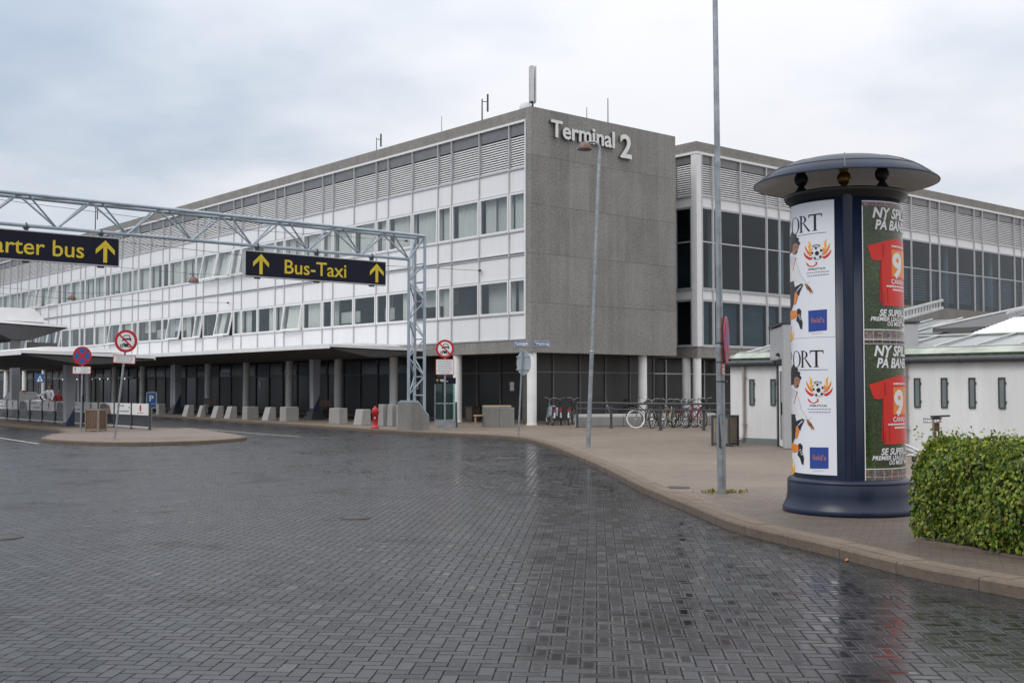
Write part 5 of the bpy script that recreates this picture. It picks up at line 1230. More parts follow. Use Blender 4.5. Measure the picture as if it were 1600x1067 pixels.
mb = MB(); c = g(1324, 876, ROAD); mb.add([c + Vector(q) * 0.6 for q in ((-0.05, 0, 0.005), (-0.01, -0.03, 0.012), (0.05, 0, 0.03), (0.01, 0.035, 0.05), (-0.03, 0.03, 0.02))], [(0, 1, 2, 3, 4)]); tag(mb.build('fallen_leaf', 'fallen'), 'orange fallen leaf lying in the gutter against the kerb', 'leaf')
mb = MB()
mb.box(0.05, HL, 0.0, 0.10, -0.05, 0.02, 0, M4); o = mb.build('edging_stone', 'kerb', None, HA); struct(o)

# ================================================================== SHED WITH GLASS ROOFS
W0 = g(1142, 691); SH = thing('low_annex', 'low white annex with slit windows, dark gutter and glazed roofs', 'building', W0, PHI - pi / 2)
LX, LY = -SX, TX
def wk(px, y=0.0):
    u = (px - CX) / F_PX * 1.0; r = ray(px, 560); u = r.x / r.y; p0 = W0 + LY * y; return (u * p0.y - p0.x) / (LX.x - u * LX.y)
LEN = 17.0
mb = MB(); mb.box(0, LEN, 0, 0.3, 0, 2.29); mb.box(0, 0.3, 0.301, 9, 0, 2.29); mb.box(LEN - 0.3, LEN, 0.301, 9, 0, 2.285); mb.build('wall', 'render', SH)
mb = MB(); mb.box(0.05, 1.95, -0.02, 0, 0, 0.16); mb.build('wall_plinth', 'plinthg', SH)
mb = MB(); mb.box(-0.1, LEN, -0.06, 0.35, 2.293, 2.40); mb.cyl((-0.1, -0.12, 2.36), (LEN, -0.12, 2.36), 0.085, n=12)
for k in range(12): mb.cyl((0.4 + k * 1.4, -0.12, 2.36), (0.425 + k * 1.4, -0.12, 2.36), 0.094, n=12)
mb.build('gutter', 'gutter', SH)
mb = MB(); mb.box(0.0, LEN, 0.02, 0.12, 2.402, 2.53); mb.build('roof_kerb', 'moss', SH)
mb = MB(); mb.add([(-0.05, 0.0, 2.535), (LEN, 0.0, 2.535), (LEN, 0.42, 2.70), (-0.05, 0.42, 2.70), (-0.05, 0.0, 2.52), (LEN, 0.0, 2.52), (LEN, 0.42, 2.685), (-0.05, 0.42, 2.685)], [(0, 1, 2, 3), (4, 7, 6, 5), (0, 4, 5, 1), (3, 2, 6, 7), (0, 3, 7, 4), (1, 5, 6, 2)]); mb.build('eaves_panel', 'roofgreen', SH)
mb = MB(); mb.add([(0, 0.43, 2.68), (LEN, 0.43, 2.68), (LEN, 2.75, 3.09), (0, 2.75, 3.09), (0, 0.43, 2.66), (LEN, 0.43, 2.66), (LEN, 2.75, 3.07), (0, 2.75, 3.07)], [(0, 1, 2, 3), (4, 7, 6, 5), (0, 4, 5, 1), (3, 2, 6, 7), (0, 3, 7, 4), (1, 5, 6, 2)])
mb.box(0.3, LEN - 0.31, 2.76, 8.9, 2.95, 3.02); mb.build('roof', 'roofglass', SH)
mb = MB()
k0 = wk(1444.6)
for j in range(-6, 10):
    x = k0 + j * 1.12
    if 0 < x < LEN:
        for dx_ in (0,): mb.cyl((x, 0.40, 2.715), (x, 2.75, 3.125), 0.028, n=6)
mb.cyl((0.0, 0.0, 2.56), (0.0, 2.75, 3.13), 0.03, n=6); mb.cyl((0, 2.75, 3.12), (LEN, 2.75, 3.12), 0.03, n=6); mb.cyl((0, 0.42, 2.715), (LEN, 0.42, 2.715), 0.016, n=6)
mb.build('glazing_bar', 'bar', SH)
def slab(name, pts, mt, th=0.06):
    mb = MB(); n = len(pts); B = [(x, y, z - th) for x, y, z in pts]; mb.add(list(pts) + B, [tuple(range(n)), tuple(range(2 * n - 1, n - 1, -1))] + [(i, n + i, n + (i + 1) % n, (i + 1) % n) for i in range(n)]); return mb.build(name, mt, SH)
xw = wk(1514, 2.8)
mb = MB(); nst = 12
for j in range(nst):   # stepped translucent sheets
    y0 = 2.85 + j * 0.12; z0 = 3.13 + j * 0.042; x0 = xw + j * 0.05
    mb.add([(x0, y0, z0), (LEN, y0, z0), (LEN, y0 + 0.12, z0 + 0.042), (x0, y0 + 0.12, z0 + 0.042), (x0, y0, z0 - 0.08), (LEN, y0, z0 - 0.08), (LEN, y0 + 0.12, z0 - 0.04), (x0, y0 + 0.12, z0 - 0.04)], [(0, 1, 2, 3), (4, 7, 6, 5), (0, 4, 5, 1), (3, 2, 6, 7), (0, 3, 7, 4), (1, 5, 6, 2)])
mb.build('translucent_roof', 'whiteroof', SH)
x1 = wk(1458, 4.4)
slab('upper_roof', [(x1, 4.4, 3.42), (LEN, 4.4, 3.42), (LEN, 10.5, 4.35), (x1 + 0.1, 10.5, 4.35)], 'roofgrey', 0.12)
mb = MB(); mb.cyl((x1 - 0.02, 4.38, 3.45), (x1 + 0.08, 10.5, 4.38), 0.045, n=6); mb.cyl((x1 + 0.08, 10.5, 4.38), (LEN, 10.5, 4.38), 0.045, n=6); mb.build('roof_edge', 'bar', SH)
x2 = wk(1425, 5.5)
slab('lower_glass_roof', [(x2 - 3, 5.5, 3.35), (x1 - 0.3, 5.5, 3.35), (x1 - 0.3, 8.8, 3.95), (x2 - 3, 8.8, 3.95)], 'roofglass', 0.05)
mb = MB()
for j in range(5): x = x1 - 0.3 - j * 1.1; mb.cyl((x, 5.5, 3.38), (x, 8.8, 3.98), 0.03, n=6)
mb.build('glazing_bar', 'bar', SH)
def roof_rail(label, pts, posts):
    o = thing('roof_railing', label, 'railing', pts[0]); base = pts[0]
    mb = MB()
    for dz in (0.0, -0.45): mb.tube([p - base + Vector((0, 0, dz)) for p in pts], 0.025, 6)
    for f in posts: q = pts[0].lerp(pts[-1], f) - base; mb.cyl(q + Vector((0, 0, -0.85)), q + Vector((0, 0, 0.03)), 0.03, n=6)
    mb.build('rail', 'darksteel', o)
roof_rail('dark sloping railing on the annex roof above the eaves', [at(1434, 531, 33), at(1521, 508.5, 36)], (0.04, 0.32, 0.98))
def ladder(label, a, b, w=0.4):
    o = thing('roof_ladder', label, 'ladder', a); d = b - a; n = Vector((0, 0, 1)); mb = MB()
    for dz in (0, w): mb.box(0, 1, -0.03, 0.03, -0.04, 0.04, 0, Matrix.Translation((0, 0, dz)) @ Matrix(((d.x, -d.y / d.length, 0, 0), (d.y, d.x / d.length, 0, 0), (d.z, 0, 1, 0), (0, 0, 0, 1))))
    k = 14
    for i in range(1, k): q = d * (i / k); mb.cyl(q, q + Vector((0, 0, w)), 0.03, n=6)
    mb.build('ladder_frame', 'panelw', o)
ladder('white roof ladder sloping up behind the column top poster edge', at(1408, 499, 38), at(1473, 481, 42), 0.28)
ladder('white roof ladder at the right edge above the white roof sheet', at(1574, 502, 34), at(1625, 488, 37), 0.24)
def slit(px):
    x = wk(px); z0, z1 = 1.13, 1.90; w = 0.088
    f = MB()
    for (a, b, c, d) in ((-w, -w + 0.025, z0, z1), (w - 0.025, w, z0, z1), (-w + 0.025, w - 0.025, z0, z0 + 0.03), (-w + 0.025, w - 0.025, z1 - 0.03, z1)): f.box(x + a, x + b, -0.035, 0.0, c, d)
    for z in (z0 + 0.16, z1 - 0.14): f.box(x + w, x + w + 0.025, -0.03, 0.0, z - 0.025, z + 0.025); f.box(x - w - 0.012, x - w, -0.02, 0.0, z - 0.02, z + 0.02)
    wo = f.build('window', 'gutter', SH); p = MB(); p.box(x - w + 0.025, x + w - 0.025, -0.014, -0.004, z0 + 0.03, z1 - 0.03); p.build('pane', 'plinthg', wo)
for px in (1175, 1208, 1433, 1475, 1518.5, 1565, 1614, 1664): slit(px)
def pipe(px):
    x = wk(px); mb = MB(); mb.tube([(x, -0.12, 2.34), (x, -0.07, 2.15), (x, -0.07, 0.3), (x - 0.03, -0.1, 0.15), (x - 0.14, -0.2, 0.06)], 0.042, 8)
    for z in (1.95, 0.55): mb.cyl((x, -0.07, z), (x, -0.07, z + 0.04), 0.056, n=10); mb.box(x - 0.01, x + 0.09, -0.08, -0.05, z + 0.005, z + 0.035)
    mb.build('downpipe', 'pipe', SH)
pipe(1164); pipe(1416.5)
VL, VY0, VY1 = 7.31, 30.72, 33.5
V = thing('entrance_vestibule', 'grey box vestibule with a glazed side door behind the advertising column', 'vestibule', (VL, VY0, 0), radians(-4.9))
mb = MB(); d = VY1 - VY0; Wv = 3.55
mb.box(0.0, Wv, 0.0, 0.35, 0, 3.36); mb.box(0.02, Wv - 0.02, 0.36, d, 2.42, 3.34); mb.box(Wv - 0.15, Wv - 0.02, 0.36, d, 0, 2.41); mb.box(0.1, Wv - 0.16, 1.62, 1.72, 0, 2.41); mb.build('cladding', 'vest', V, bevel=0.03)
mb = MB(); mb.box(-0.03, Wv + 0.03, -0.03, d, 3.37, 3.42); mb.build('coping', 'gutter', V)
mb = MB(); mb.box(0.03, 0.12, 0.36, 1.61, 2.28, 2.41); mb.box(0.03, 0.12, 0.36, 0.50, 0, 2.275); mb.box(0.03, 0.12, 1.36, 1.61, 0, 2.275); mb.build('door_surround', 'black', V)
D_ = MB()
y0, y1 = 0.52, 1.34
for a, b in ((y0, y0 + 0.13), (y1 - 0.13, y1)): D_.box(0.06, 0.10, a, b, 0.03, 2.26)
D_.box(0.06, 0.10, y0 + 0.131, y1 - 0.131, 0.03, 0.22); D_.box(0.06, 0.10, y0 + 0.131, y1 - 0.131, 2.10, 2.26); dr = D_.build('door', 'frame', V)
D_ = MB(); D_.box(0.075, 0.085, y0 + 0.131, y1 - 0.131, 0.221, 2.099); D_.build('pane', 'cardark', dr); D_ = MB(); D_.box(0.0, 0.055, y0 + 0.05, y0 + 0.09, 0.9, 1.25); D_.build('handle', 'black', dr)
mb = MB(); mb.box(-0.06, 0.0, 0.8, 1.05, 2.52, 2.60); mb.build('door_sensor', 'black', V)

# ================================================================== STREET FURNITURE
def block(px0, px1, py, h, label, skew=0.22, kind='wedge', z=0.0):
    pc = g((px0 + px1) / 2, py, z); Y = pc.y + 0.3; wm = (px1 - px0) / F_PX * Y * 1.1; h *= 1.08
    as_, at_ = (wm * 0.5 / 0.646, wm * 0.5 / 0.763) if kind == 'wedge' else (wm * 0.62 / 0.646, wm * 0.38 / 0.763)
    if kind == 'wide': as_, at_ = wm * 0.42 / 0.646, wm * 0.58 / 0.763
    o = thing('concrete_block', label, 'concrete block', (pc.x, pc.y + 0.15, z), PHI, 'concrete blocks along the terminal pavement')
    mb = MB(); A, S = at_ / 2, as_ / 2; k = skew * h if kind == 'wedge' else 0.015
    vs = [(-A, -S, 0), (A, -S, 0), (A, S, 0), (-A, S, 0), (-A + k, -S + 0.02, h), (A - 0.01, -S + 0.02, h), (A - 0.01, S - 0.02, h), (-A + k, S - 0.02, h)]
    mb.add(vs, [(0, 3, 2, 1), (4, 5, 6, 7), (0, 1, 5, 4), (1, 2, 6, 5), (2, 3, 7, 6), (3, 0, 4, 7)]); mb.build('block', 'concw' if kind == 'wedge' else 'conc', o, bevel=0.02)
for a in ((243, 257, 648, 0.62, 'concrete block beside the blue parking sign post', .2, 'wide'),
          (283, 302, 650.5, 0.60, 'sloped concrete block just right of the second canopy post', .3, 'wedge'),
          (306, 320, 651.5, 0.60, 'sloped concrete block in front of the column left of the paired blocks', .3, 'wedge'),
          (328, 348, 653, 0.60, 'left one of two close sloped concrete blocks between two columns', .3, 'wedge'),
          (349, 369, 654, 0.60, 'right one of two close sloped concrete blocks between two columns', .3, 'wedge'),
          (378, 402, 655.5, 0.62, 'square concrete block at the foot of the column after the paired blocks', 0, 'wide'),
          (408, 430, 657, 0.62, 'sloped concrete block standing alone between two square ones', .3, 'wedge'),
          (437, 465, 658.5, 0.66, 'pale square concrete block left of the first canopy post', 0, 'wide'),
          (513, 542, 662, 0.66, 'square concrete block right of the first canopy post', 0, 'box'),
          (552, 578, 664, 0.64, 'low sloped concrete block left of the red hydrant', .18, 'wedge'),
          (590, 604, 665.5, 0.86, 'first of three tall concrete blocks between hydrant and gantry tower', 0, 'box'),
          (604, 618, 666, 0.87, 'middle one of three tall concrete blocks between hydrant and gantry tower', 0, 'box'),
          (618, 632, 666.5, 0.86, 'tall concrete block touching the gantry tower plinth', 0, 'box')):
    block(*a)
p = g(586, 669.5); H = thing('fire_hydrant', 'red fire hydrant on the pavement beside the concrete blocks', 'hydrant', p)
mb = MB(); mb.lathe([(0.001, 0), (0.16, 0), (0.16, 0.05), (0.13, 0.07), (0.10, 0.2), (0.095, 0.55), (0.115, 0.57), (0.115, 0.62), (0.095, 0.64)], 20); mb.build('body', 'hydrant', H)
mb = MB(); mb.lathe([(0.125, 0.62), (0.13, 0.66), (0.125, 0.76), (0.09, 0.83), (0.04, 0.865), (0.04, 0.91), (0.001, 0.915)], 20); mb.build('bonnet', 'hydrant', H)
for x in (-1, 1):
    mb = MB(); mb.cyl((x * 0.07, 0, 0.68), (x * 0.13, -0.02, 0.66), 0.05, n=12); mb.cyl((x * 0.13, -0.02, 0.66), (x * 0.155, -0.025, 0.655), 0.058, n=6); mb.build('outlet', 'hydrant', H)
mb = MB(); mb.box(-0.02, 0.03, -0.118, -0.10, 0.40, 0.47); mb.build('plate', 'swhite', H)
def slat_bin(label, px0, px1, py, h, rot, mt='wood', z=0.0, fr='darksteel'):
    p = g((px0 + px1) / 2, py, z); w = (px1 - px0) / F_PX * p.y
    c, s = abs(cos(rot)), abs(sin(rot)); a = w / (c + s)
    o = thing('litter_bin', label, 'litter bin', (p.x, p.y + a * 0.6, z), rot); q = a / 2
    mb = MB()
    for x in (-1, 1):
        for y in (-1, 1): mb.box(x * q - 0.025, x * q + 0.025, y * q - 0.025, y * q + 0.025, 0, h)
    for z_ in (0.06, h - 0.03):
        for sgn in (-1, 1): mb.box(-q + 0.026, q - 0.026, sgn * q - 0.015, sgn * q + 0.015, z_ - 0.03, z_ + 0.029); mb.box(sgn * q - 0.015, sgn * q + 0.015, -q + 0.026, q - 0.026, z_ - 0.03, z_ + 0.029)
    mb.build('frame', fr, o)
    mb = MB(); n = 6
    for k in range(n):
        x0 = -q + 0.03 + k * (2 * q - 0.06) / n; x1_ = x0 + (2 * q - 0.06) / n - 0.012
        for sgn in (-1, 1): mb.box(x0, x1_, sgn * (q - 0.02) - 0.012, sgn * (q - 0.02) + 0.012, 0.05, h - 0.04); mb.box(sgn * (q - 0.02) - 0.0115, sgn * (q - 0.02) + 0.0115, x0 + 0.013, x1_ - 0.001, 0.052, h - 0.042)
    mb.build('slats', mt, o)
    mb = MB(); mb.box(-q + 0.04, q - 0.04, -q + 0.04, q - 0.04, 0.08, h - 0.08); mb.build('liner', 'dark', o)
slat_bin('large square wooden slatted bin beside the white annex corner', 1116, 1157, 697, 0.87, radians(-40))
slat_bin('wooden slatted bin with a reddish front on the traffic island', 132, 158, 674, 0.84, radians(-12), 'woodr', fr='wood')
slat_bin('pale wooden slatted bin near the concrete box by the corner column', 727, 751, 658.5, 0.74, radians(40), 'woodr')
p = g(777, 667); o = thing('concrete_bench', 'concrete box with a pale wooden plank on top near the concrete corner', 'bench', (p.x, p.y + 0.3, 0), radians(8))
mb = MB(); mb.box(-0.6, 0.05, -0.3, 0.35, 0, 0.82); mb.box(0.055, 0.68, -0.32, 0.33, 0, 0.81); mb.build('box', 'concd', o, bevel=0.02)
mb = MB(); mb.box(-0.62, 0.56, -0.25, 0.2, 0.825, 0.90); mb.build('plank', 'plank', o, bevel=0.01); mb = MB(); mb.box(-1.0, -0.605, -0.1, 0.25, 0.45, 0.50); mb.box(-0.95, -0.9, -0.05, 0.2, 0, 0.449); mb.build('side_shelf', 'plank', o)
for px, py, lb in ((472, 647, 'dark wooden bench behind the square block by the first canopy post'), (297, 641, 'dark wooden bench behind the sloped blocks by the second canopy post')):
    p = g(px, py + 6); o = thing('bench', lb, 'bench', p + TX * 1.5 + SX * 0.3, PHI)
    mb = MB(); [mb.box(-0.5 + k * .11, -0.40 + k * .11, -0.9, 0.9, 0.43, 0.47) for k in range(4)]; mb.build('seat', 'woodr', o); mb = MB(); [mb.box(-0.03, 0.01, -0.9, 0.9, 0.6 + k * .13, 0.71 + k * .13) for k in range(3)]; mb.build('backrest', 'woodr', o)
    for sg in (-1, 1): mb = MB(); mb.box(-0.5, 0.03, sg * 0.7 - 0.03, sg * 0.7 + 0.03, 0, 0.42); mb.box(0.012, 0.05, sg * 0.7 - 0.03, sg * 0.7 + 0.03, 0.43, 0.97); mb.build('leg', 'darksteel', o)
# glass information pylon
p = g(695.5, 667.5); IP = thing('information_pylon', 'teal glass information pylon with dark header behind the no vehicles sign', 'information pylon', p, radians(4))
mb = MB(); mb.box(-0.44, 0.44, -0.05, 0.12, 0, 0.28); mb.box(-0.44, -0.405, -0.03, 0.1, 0.285, 1.80); mb.box(-0.44, 0.44, -0.045, 0.1, 0.285, 0.32); mb.build('frame', 'galv', IP)
mb = MB(); mb.box(-0.40, 0.40, 0.0, 0.02, 0.33, 1.80); mb.build('pane', 'teal', IP); mb = MB(); mb.box(-0.2, 0.2, 0.6, 0.64, 0.05, 1.9); mb.build('back_panel', 'roomd', IP)
mb = MB(); mb.box(-0.44, 0.44, -0.05, 0.1, 1.805, 2.06, 0); f = lambda a, b, d: Vector((a, -0.052 - d, b)); arrow_into(mb, -0.33, 1.95, 0.10, 0.12, f, 0, 0.003, 1)
mb.box(-0.22, 0.02, -0.055, -0.0505, 1.95, 1.985, 2); mb.box(-0.2, 0.12, -0.055, -0.0505, 1.90, 1.92, 2); mb.build('header', ['navysign', 'yellow', 'swhite'], IP)
mb = MB()
for k in range(13):
    if k != 6: mb.box(-0.37 + k * 0.058, -0.34 + k * 0.058, -0.006, -0.001, 0.98, 1.01)
mb.build('dotted_line', 'swhite', IP); mb = MB(); mb.add([(0.41, -0.04, 0.3), (0.52, -0.04, 0.0), (0.41, -0.04, 0.0), (0.41, 0.1, 0.3), (0.52, 0.1, 0.0), (0.41, 0.1, 0.0), (0.41, -0.04, 1.05), (0.5, -0.04, 1.05), (0.41, 0.1, 1.05), (0.5, 0.1, 1.05)], [(2, 1, 7, 6), (5, 8, 9, 4), (1, 4, 9, 7), (6, 7, 9, 8), (2, 6, 8, 5)]); mb.build('side_fin', 'darksteel', IP)
mb = MB(); mb.box(-1.05, -0.98, 2.0, 2.06, 0, 2.3); mb.build('rear_post', 'darksteel', IP)

# glass barrier on the island
FR = BF(-14.9, 5.57); FB = thing('glass_barrier', 'long glass barrier with white poster panels on the traffic island', 'barrier', FR, PHI)
NPAN = 15
for k in range(NPAN + 1):
    mb = MB(); mb.box(-0.04, 0.04, k * 1.8 - 0.035, k * 1.8 + 0.035, 0, 1.05); mb.box(-0.08, 0.08, k * 1.8 - 0.08, k * 1.8 + 0.08, 0, 0.02); mb.build('post', 'darksteel', FB)
mb = MB()
for k in range(NPAN): mb.box(-0.02, 0.02, k * 1.8 + 0.036, k * 1.8 + 1.764, 0.06, 0.12)
mb.build('bottom_rail', 'signbox', FB)
rng = random.Random(31)
for k in range(NPAN):
    a, b = k * 1.8 + 0.05, k * 1.8 + 1.75
    mb = MB(); mb.box(-0.006, 0.006, a, b, 0.125, 0.56); mb.build('smoked_panel', 'smoke', FB)
    mb = MB(); mb.box(-0.01, 0.01, a, b, 0.565, 1.02, 0); kind = (0, 1, 2, 0, 1, 2)[k % 6]
    f = lambda y, z, d: Vector((-0.011 - d, y, z)); m_ = (a + b) / 2
    if kind == 0:
        mb.prism([(m_ - 0.09, 0.72), (m_ + 0.09, 0.72), (m_ + 0.09, 0.90), (m_ + 0.05, 0.95), (m_ + 0.05, 0.985), (m_ - 0.05, 0.985), (m_ - 0.05, 0.95), (m_ - 0.09, 0.90)], f, 0, 0.002, 1); mb.prism([(m_ - 0.3, 0.63), (m_ + 0.3, 0.63), (m_ + 0.3, 0.66), (m_ - 0.3, 0.66)], f, 0, 0.002, 2)
    elif kind == 1:
        y = b - 0.25
        for rowz, y0, y1 in ((0.88, b - 0.15, b - 0.95), (0.66, b - 0.45, a + 0.35)):
            y = y0
            while y > y1: w = rng.uniform(0.05, 0.12); hh = rng.uniform(0.04, 0.09); mb.prism([(y, rowz), (y - w, rowz), (y - w, rowz + hh), (y, rowz + hh * 0.8)], f, 0, 0.002, 2); y -= w + 0.03
        mb.prism(circ(a + 0.2, 0.85, 0.05, 10), f, 0, 0.002, 2)
    else:
        mb.prism([(a + 0.3, 0.57), (b - 0.1, 0.57), (b - 0.15, 0.95), (b - 0.6, 1.0), (a + 0.5, 0.9)], f, 0, 0.002, 3); mb.prism([(a + 0.5, 0.6), (a + 0.75, 0.6), (a + 0.7, 0.85), (a + 0.5, 0.8)], f, 0.003, 0.005, 4)
    mb.build('poster_panel', ['swhite', 'sred', 'sgrey', 'sframe', 'print_skin'], FB)

# ------------------------------------------------------------------ bicycles, their railing and the concrete kerb wall
a_, b_ = g(903, 667.5), g(1119, 664.5); dv = (b_ - a_); BW = thing('concrete_wall', 'low rounded concrete wall behind the bicycle railing', 'wall', a_, atan2(dv.y, dv.x)); Lw = dv.length
mb = MB(); x = 0.0
while x < Lw:
    e_ = min(x + 2.1, Lw); P = [(0.0, 0.0), (-0.02, 0.05), (-0.06, 0.42), (0.0, 0.50), (0.1, 0.54), (0.3, 0.54), (0.36, 0.0)]
    mb.prism([(q[0], q[1]) for q in P], lambda a, b, d: Vector((d, a, b)), x + 0.01, e_ - 0.01); x += 2.1
mb.build('wall_segment', 'conc', BW)
rp_ = [g(902, 668), g(955, 669), g(1032, 672.5), g(1100, 672.5), g(1150, 672)]
RA = thing('bicycle_railing', 'dark double rail railing the bicycles lean against', 'railing', rp_[0])
for q in rp_: mb = MB(); c = q - rp_[0]; mb.box(c.x - 0.05, c.x + 0.05, c.y - 0.04, c.y + 0.04, 0, 1.04); mb.box(c.x - 0.09, c.x + 0.09, c.y - 0.08, c.y + 0.08, 0, 0.02); mb.build('post', 'darksteel', RA)
for z in (1.02, 0.78):
    mb = MB(); mb.tube([q - rp_[0] + Vector((0, -0.06, z)) for q in rp_], 0.04 if z > 1 else 0.028, 8); mb.build('rail', 'darksteel', RA)
BM = {}
def bcol(c):
    if c not in BM: BM[c] = PM('bicycle_paint', c, 0.35, 0.1, coat=0.3)
    return BM[c]
def bicycle(label, loc, rotz, color, tyre='rubber', steer=0.0, lean=0.06, basket=False, carrier=True, rear_light=True, child=None):
    o = thing('bicycle', label, 'bicycle', loc, rotz, 'bicycles parked by the railing'); o.rotation_euler = (lean, 0, rotz); o.scale = (1.1, 1.1, 1.1)
    R = 0.335; xf, xr = 0.54, -0.54
    def wheel(x, M4=Matrix.Identity(4)):
        mb = MB(); pts = [M4 @ Vector((x + R * cos(q), 0, R + 0.005 + R * sin(q))) for q in [i * 2 * pi / 36 for i in range(36)]]; mb.tube(pts, 0.020, 8, 0, True); w = mb.build('wheel', tyre, o)
        mb = MB(); pts = [M4 @ Vector((x + (R - 0.03) * cos(q), 0, R + 0.005 + (R - 0.03) * sin(q))) for q in [i * 2 * pi / 36 for i in range(36)]]; mb.tube(pts, 0.009, 6, 0, True)
        for k in range(14): q = k * 2 * pi / 14; mb.cyl(M4 @ Vector((x + 0.02 * cos(q), 0.012 * (-1) ** k, R + 0.02 * sin(q))), M4 @ Vector((x + (R - 0.03) * cos(q + 0.1), 0, R + (R - 0.03) * sin(q + 0.1))), 0.0022, n=4)
        mb.cyl(M4 @ Vector((x, -0.05, R)), M4 @ Vector((x, 0.05, R)), 0.022, n=10); mb.build('rim', 'chrome', w)
    head = Vector((0.36, 0, 0.86)); S4 = Matrix.Translation(head) @ Matrix.Rotation(steer, 4, (Vector((-0.28, 0, 0.9))).normalized()) @ Matrix.Translation(-head)
    wheel(xr); wheel(xf, S4)
    bb = Vector((-0.08, 0, 0.28)); st = Vector((-0.22, 0, 0.80)); h1, h0 = Vector((0.335, 0, 0.90)), Vector((0.39, 0, 0.70)); ra = Vector((xr, 0, R))
    mb = MB()
    for a, b, r in ((bb, st, 0.017), (h1, h0, 0.021), (h0, bb, 0.019), (h1 - Vector((0, 0, 0.05)), st - Vector((0, 0, 0.24)), 0.015)): mb.cyl(a, b, r, n=8)
    for y in (-0.05, 0.05): mb.cyl(bb + Vector((0, y * 0.6, 0)), ra + Vector((0, y, 0)), 0.010, n=6); mb.cyl(st + Vector((0, y * 0.3, -0.08)), ra + Vector((0, y, 0)), 0.008, n=6)
    mb.build('frame', bcol(color), o)
    mb = MB()
    for y in (-0.055, 0.055): mb.tube([S4 @ Vector(q) for q in ((0.40, y * 0.6, 0.68), (0.44, y, 0.58), (xf, y, R))], 0.011, 6)
    mb.build('fork', bcol(color), o)
    mb = MB(); mb.cyl(S4 @ Vector((0.335, 0, 0.9)), S4 @ Vector((0.30, 0, 1.02)), 0.014, n=8); mb.tube([S4 @ Vector(q) for q in ((0.06, -0.28, 1.03), (0.18, -0.26, 1.07), (0.29, -0.14, 1.09), (0.31, 0, 1.02), (0.29, 0.14, 1.09), (0.18, 0.26, 1.07), (0.06, 0.28, 1.03))], 0.012, 8)
    mb.build('handlebar', 'galv', o); mb = MB()
    for y in (-0.30, 0.30): mb.cyl(S4 @ Vector((0.16, y * 0.88, 1.063)), S4 @ Vector((0.05, y * 0.935, 1.027)), 0.018, n=8)
    mb.build('grip', 'black' if tyre == 'rubber' else 'swhite', o)
    mb = MB(); mb.cyl(st, st + Vector((-0.03, 0, 0.13)), 0.013, n=8); mb.lathe([(0.001, 0), (0.10, 0.0), (0.11, 0.03), (0.08, 0.055), (0.001, 0.06)], 14, 0, axis=Matrix.Translation(st + Vector((-0.06, 0, 0.13))) @ Matrix.Diagonal((1.25, 0.85, 1, 1)))
    mb.cyl(st + Vector((0.0, 0, 0.16)), st + Vector((0.14, 0, 0.155)), 0.04, 0.02, 8); mb.build('saddle', 'black', o)
    mb = MB()
    for (cx, M4, q0, q1) in ((xr, Matrix.Identity(4), -0.1, 2.9), (xf, S4, 0.4, 2.7)):
        mb.tube([M4 @ Vector((cx + (R + 0.035) * cos(q), 0, R + (R + 0.035) * sin(q))) for q in [q0 + (q1 - q0) * i / 14 for i in range(15)]], 0.022, 6)
    mb.build('mudguard', 'darksteel' if tyre == 'rubber' else 'black', o)
    mb = MB(); mb.tube([bb + Vector((0.09 * cos(q), -0.06, 0.09 * sin(q))) for q in [i * pi / 8 for i in range(16)]], 0.012, 6, 0, True)
    for sg in (-1, 1): mb.cyl(bb + Vector((0, sg * 0.08, 0)), bb + Vector((sg * 0.15, sg * 0.08, -0.08)), 0.010, n=6); mb.box(bb.x + sg * 0.15 - 0.04, bb.x + sg * 0.15 + 0.04, sg * 0.09, sg * 0.17, bb.z - 0.10, bb.z - 0.08)
    mb.cyl(bb + Vector((0, -0.07, 0.06)), ra + Vector((0, -0.07, 0.03)), 0.008, n=5); mb.cyl(bb + Vector((0, -0.07, -0.06)), ra + Vector((0, -0.07, -0.03)), 0.008, n=5); mb.build('crank', 'darksteel', o)
    if carrier:
        mb = MB()
        for y in (-0.06, 0.06): mb.tube([(st.x - 0.05, y, 0.72), (xr - 0.15, y, 0.72)], 0.008, 5); mb.cyl((xr - 0.05, y, 0.72), (xr, y, R), 0.007, n=5)
        for k in range(4): mb.cyl((st.x - 0.1 - k * 0.1, -0.06, 0.72), (st.x - 0.1 - k * 0.1, 0.06, 0.72), 0.006, n=5)
        mb.build('luggage_rack', 'darksteel', o)
    if rear_light: mb = MB(); mb.box(xr - 0.40, xr - 0.36, -0.04, 0.04, 0.56, 0.66); mb.build('rear_light', 'lampred', o); mb = MB(); mb.box(xr - 0.395, xr - 0.375, -0.025, 0.025, 0.30, 0.52); mb.build('reflector', 'swhite', o)
    if basket:
        mb = MB()
        for z in (0.80, 0.88, 0.96, 1.04):
            q = 0.13 + (z - 0.8) * 0.2; mb.tube([S4 @ Vector(v) for v in ((0.38, -q, z), (0.38 + 2 * q, -q, z), (0.38 + 2 * q, q, z), (0.38, q, z))], 0.007, 5, 0, True)
        for k in range(10): y = -0.13 + 0.026 * k; mb.cyl(S4 @ Vector((0.38 + 0.26, y, 0.8)), S4 @ Vector((0.38 + 0.36, y * 1.35, 1.04)), 0.005, n=4); mb.cyl(S4 @ Vector((0.38 + 0.028 * k, -0.13, 0.8)), S4 @ Vector((0.38 + 0.034 * k, -0.18, 1.04)), 0.005, n=4)
        mb.box(0, 0.26, -0.13, 0.13, 0.795, 0.803, 0, S4 @ Matrix.Translation((0.38, 0, 0))); mb.build('basket', 'black', o)
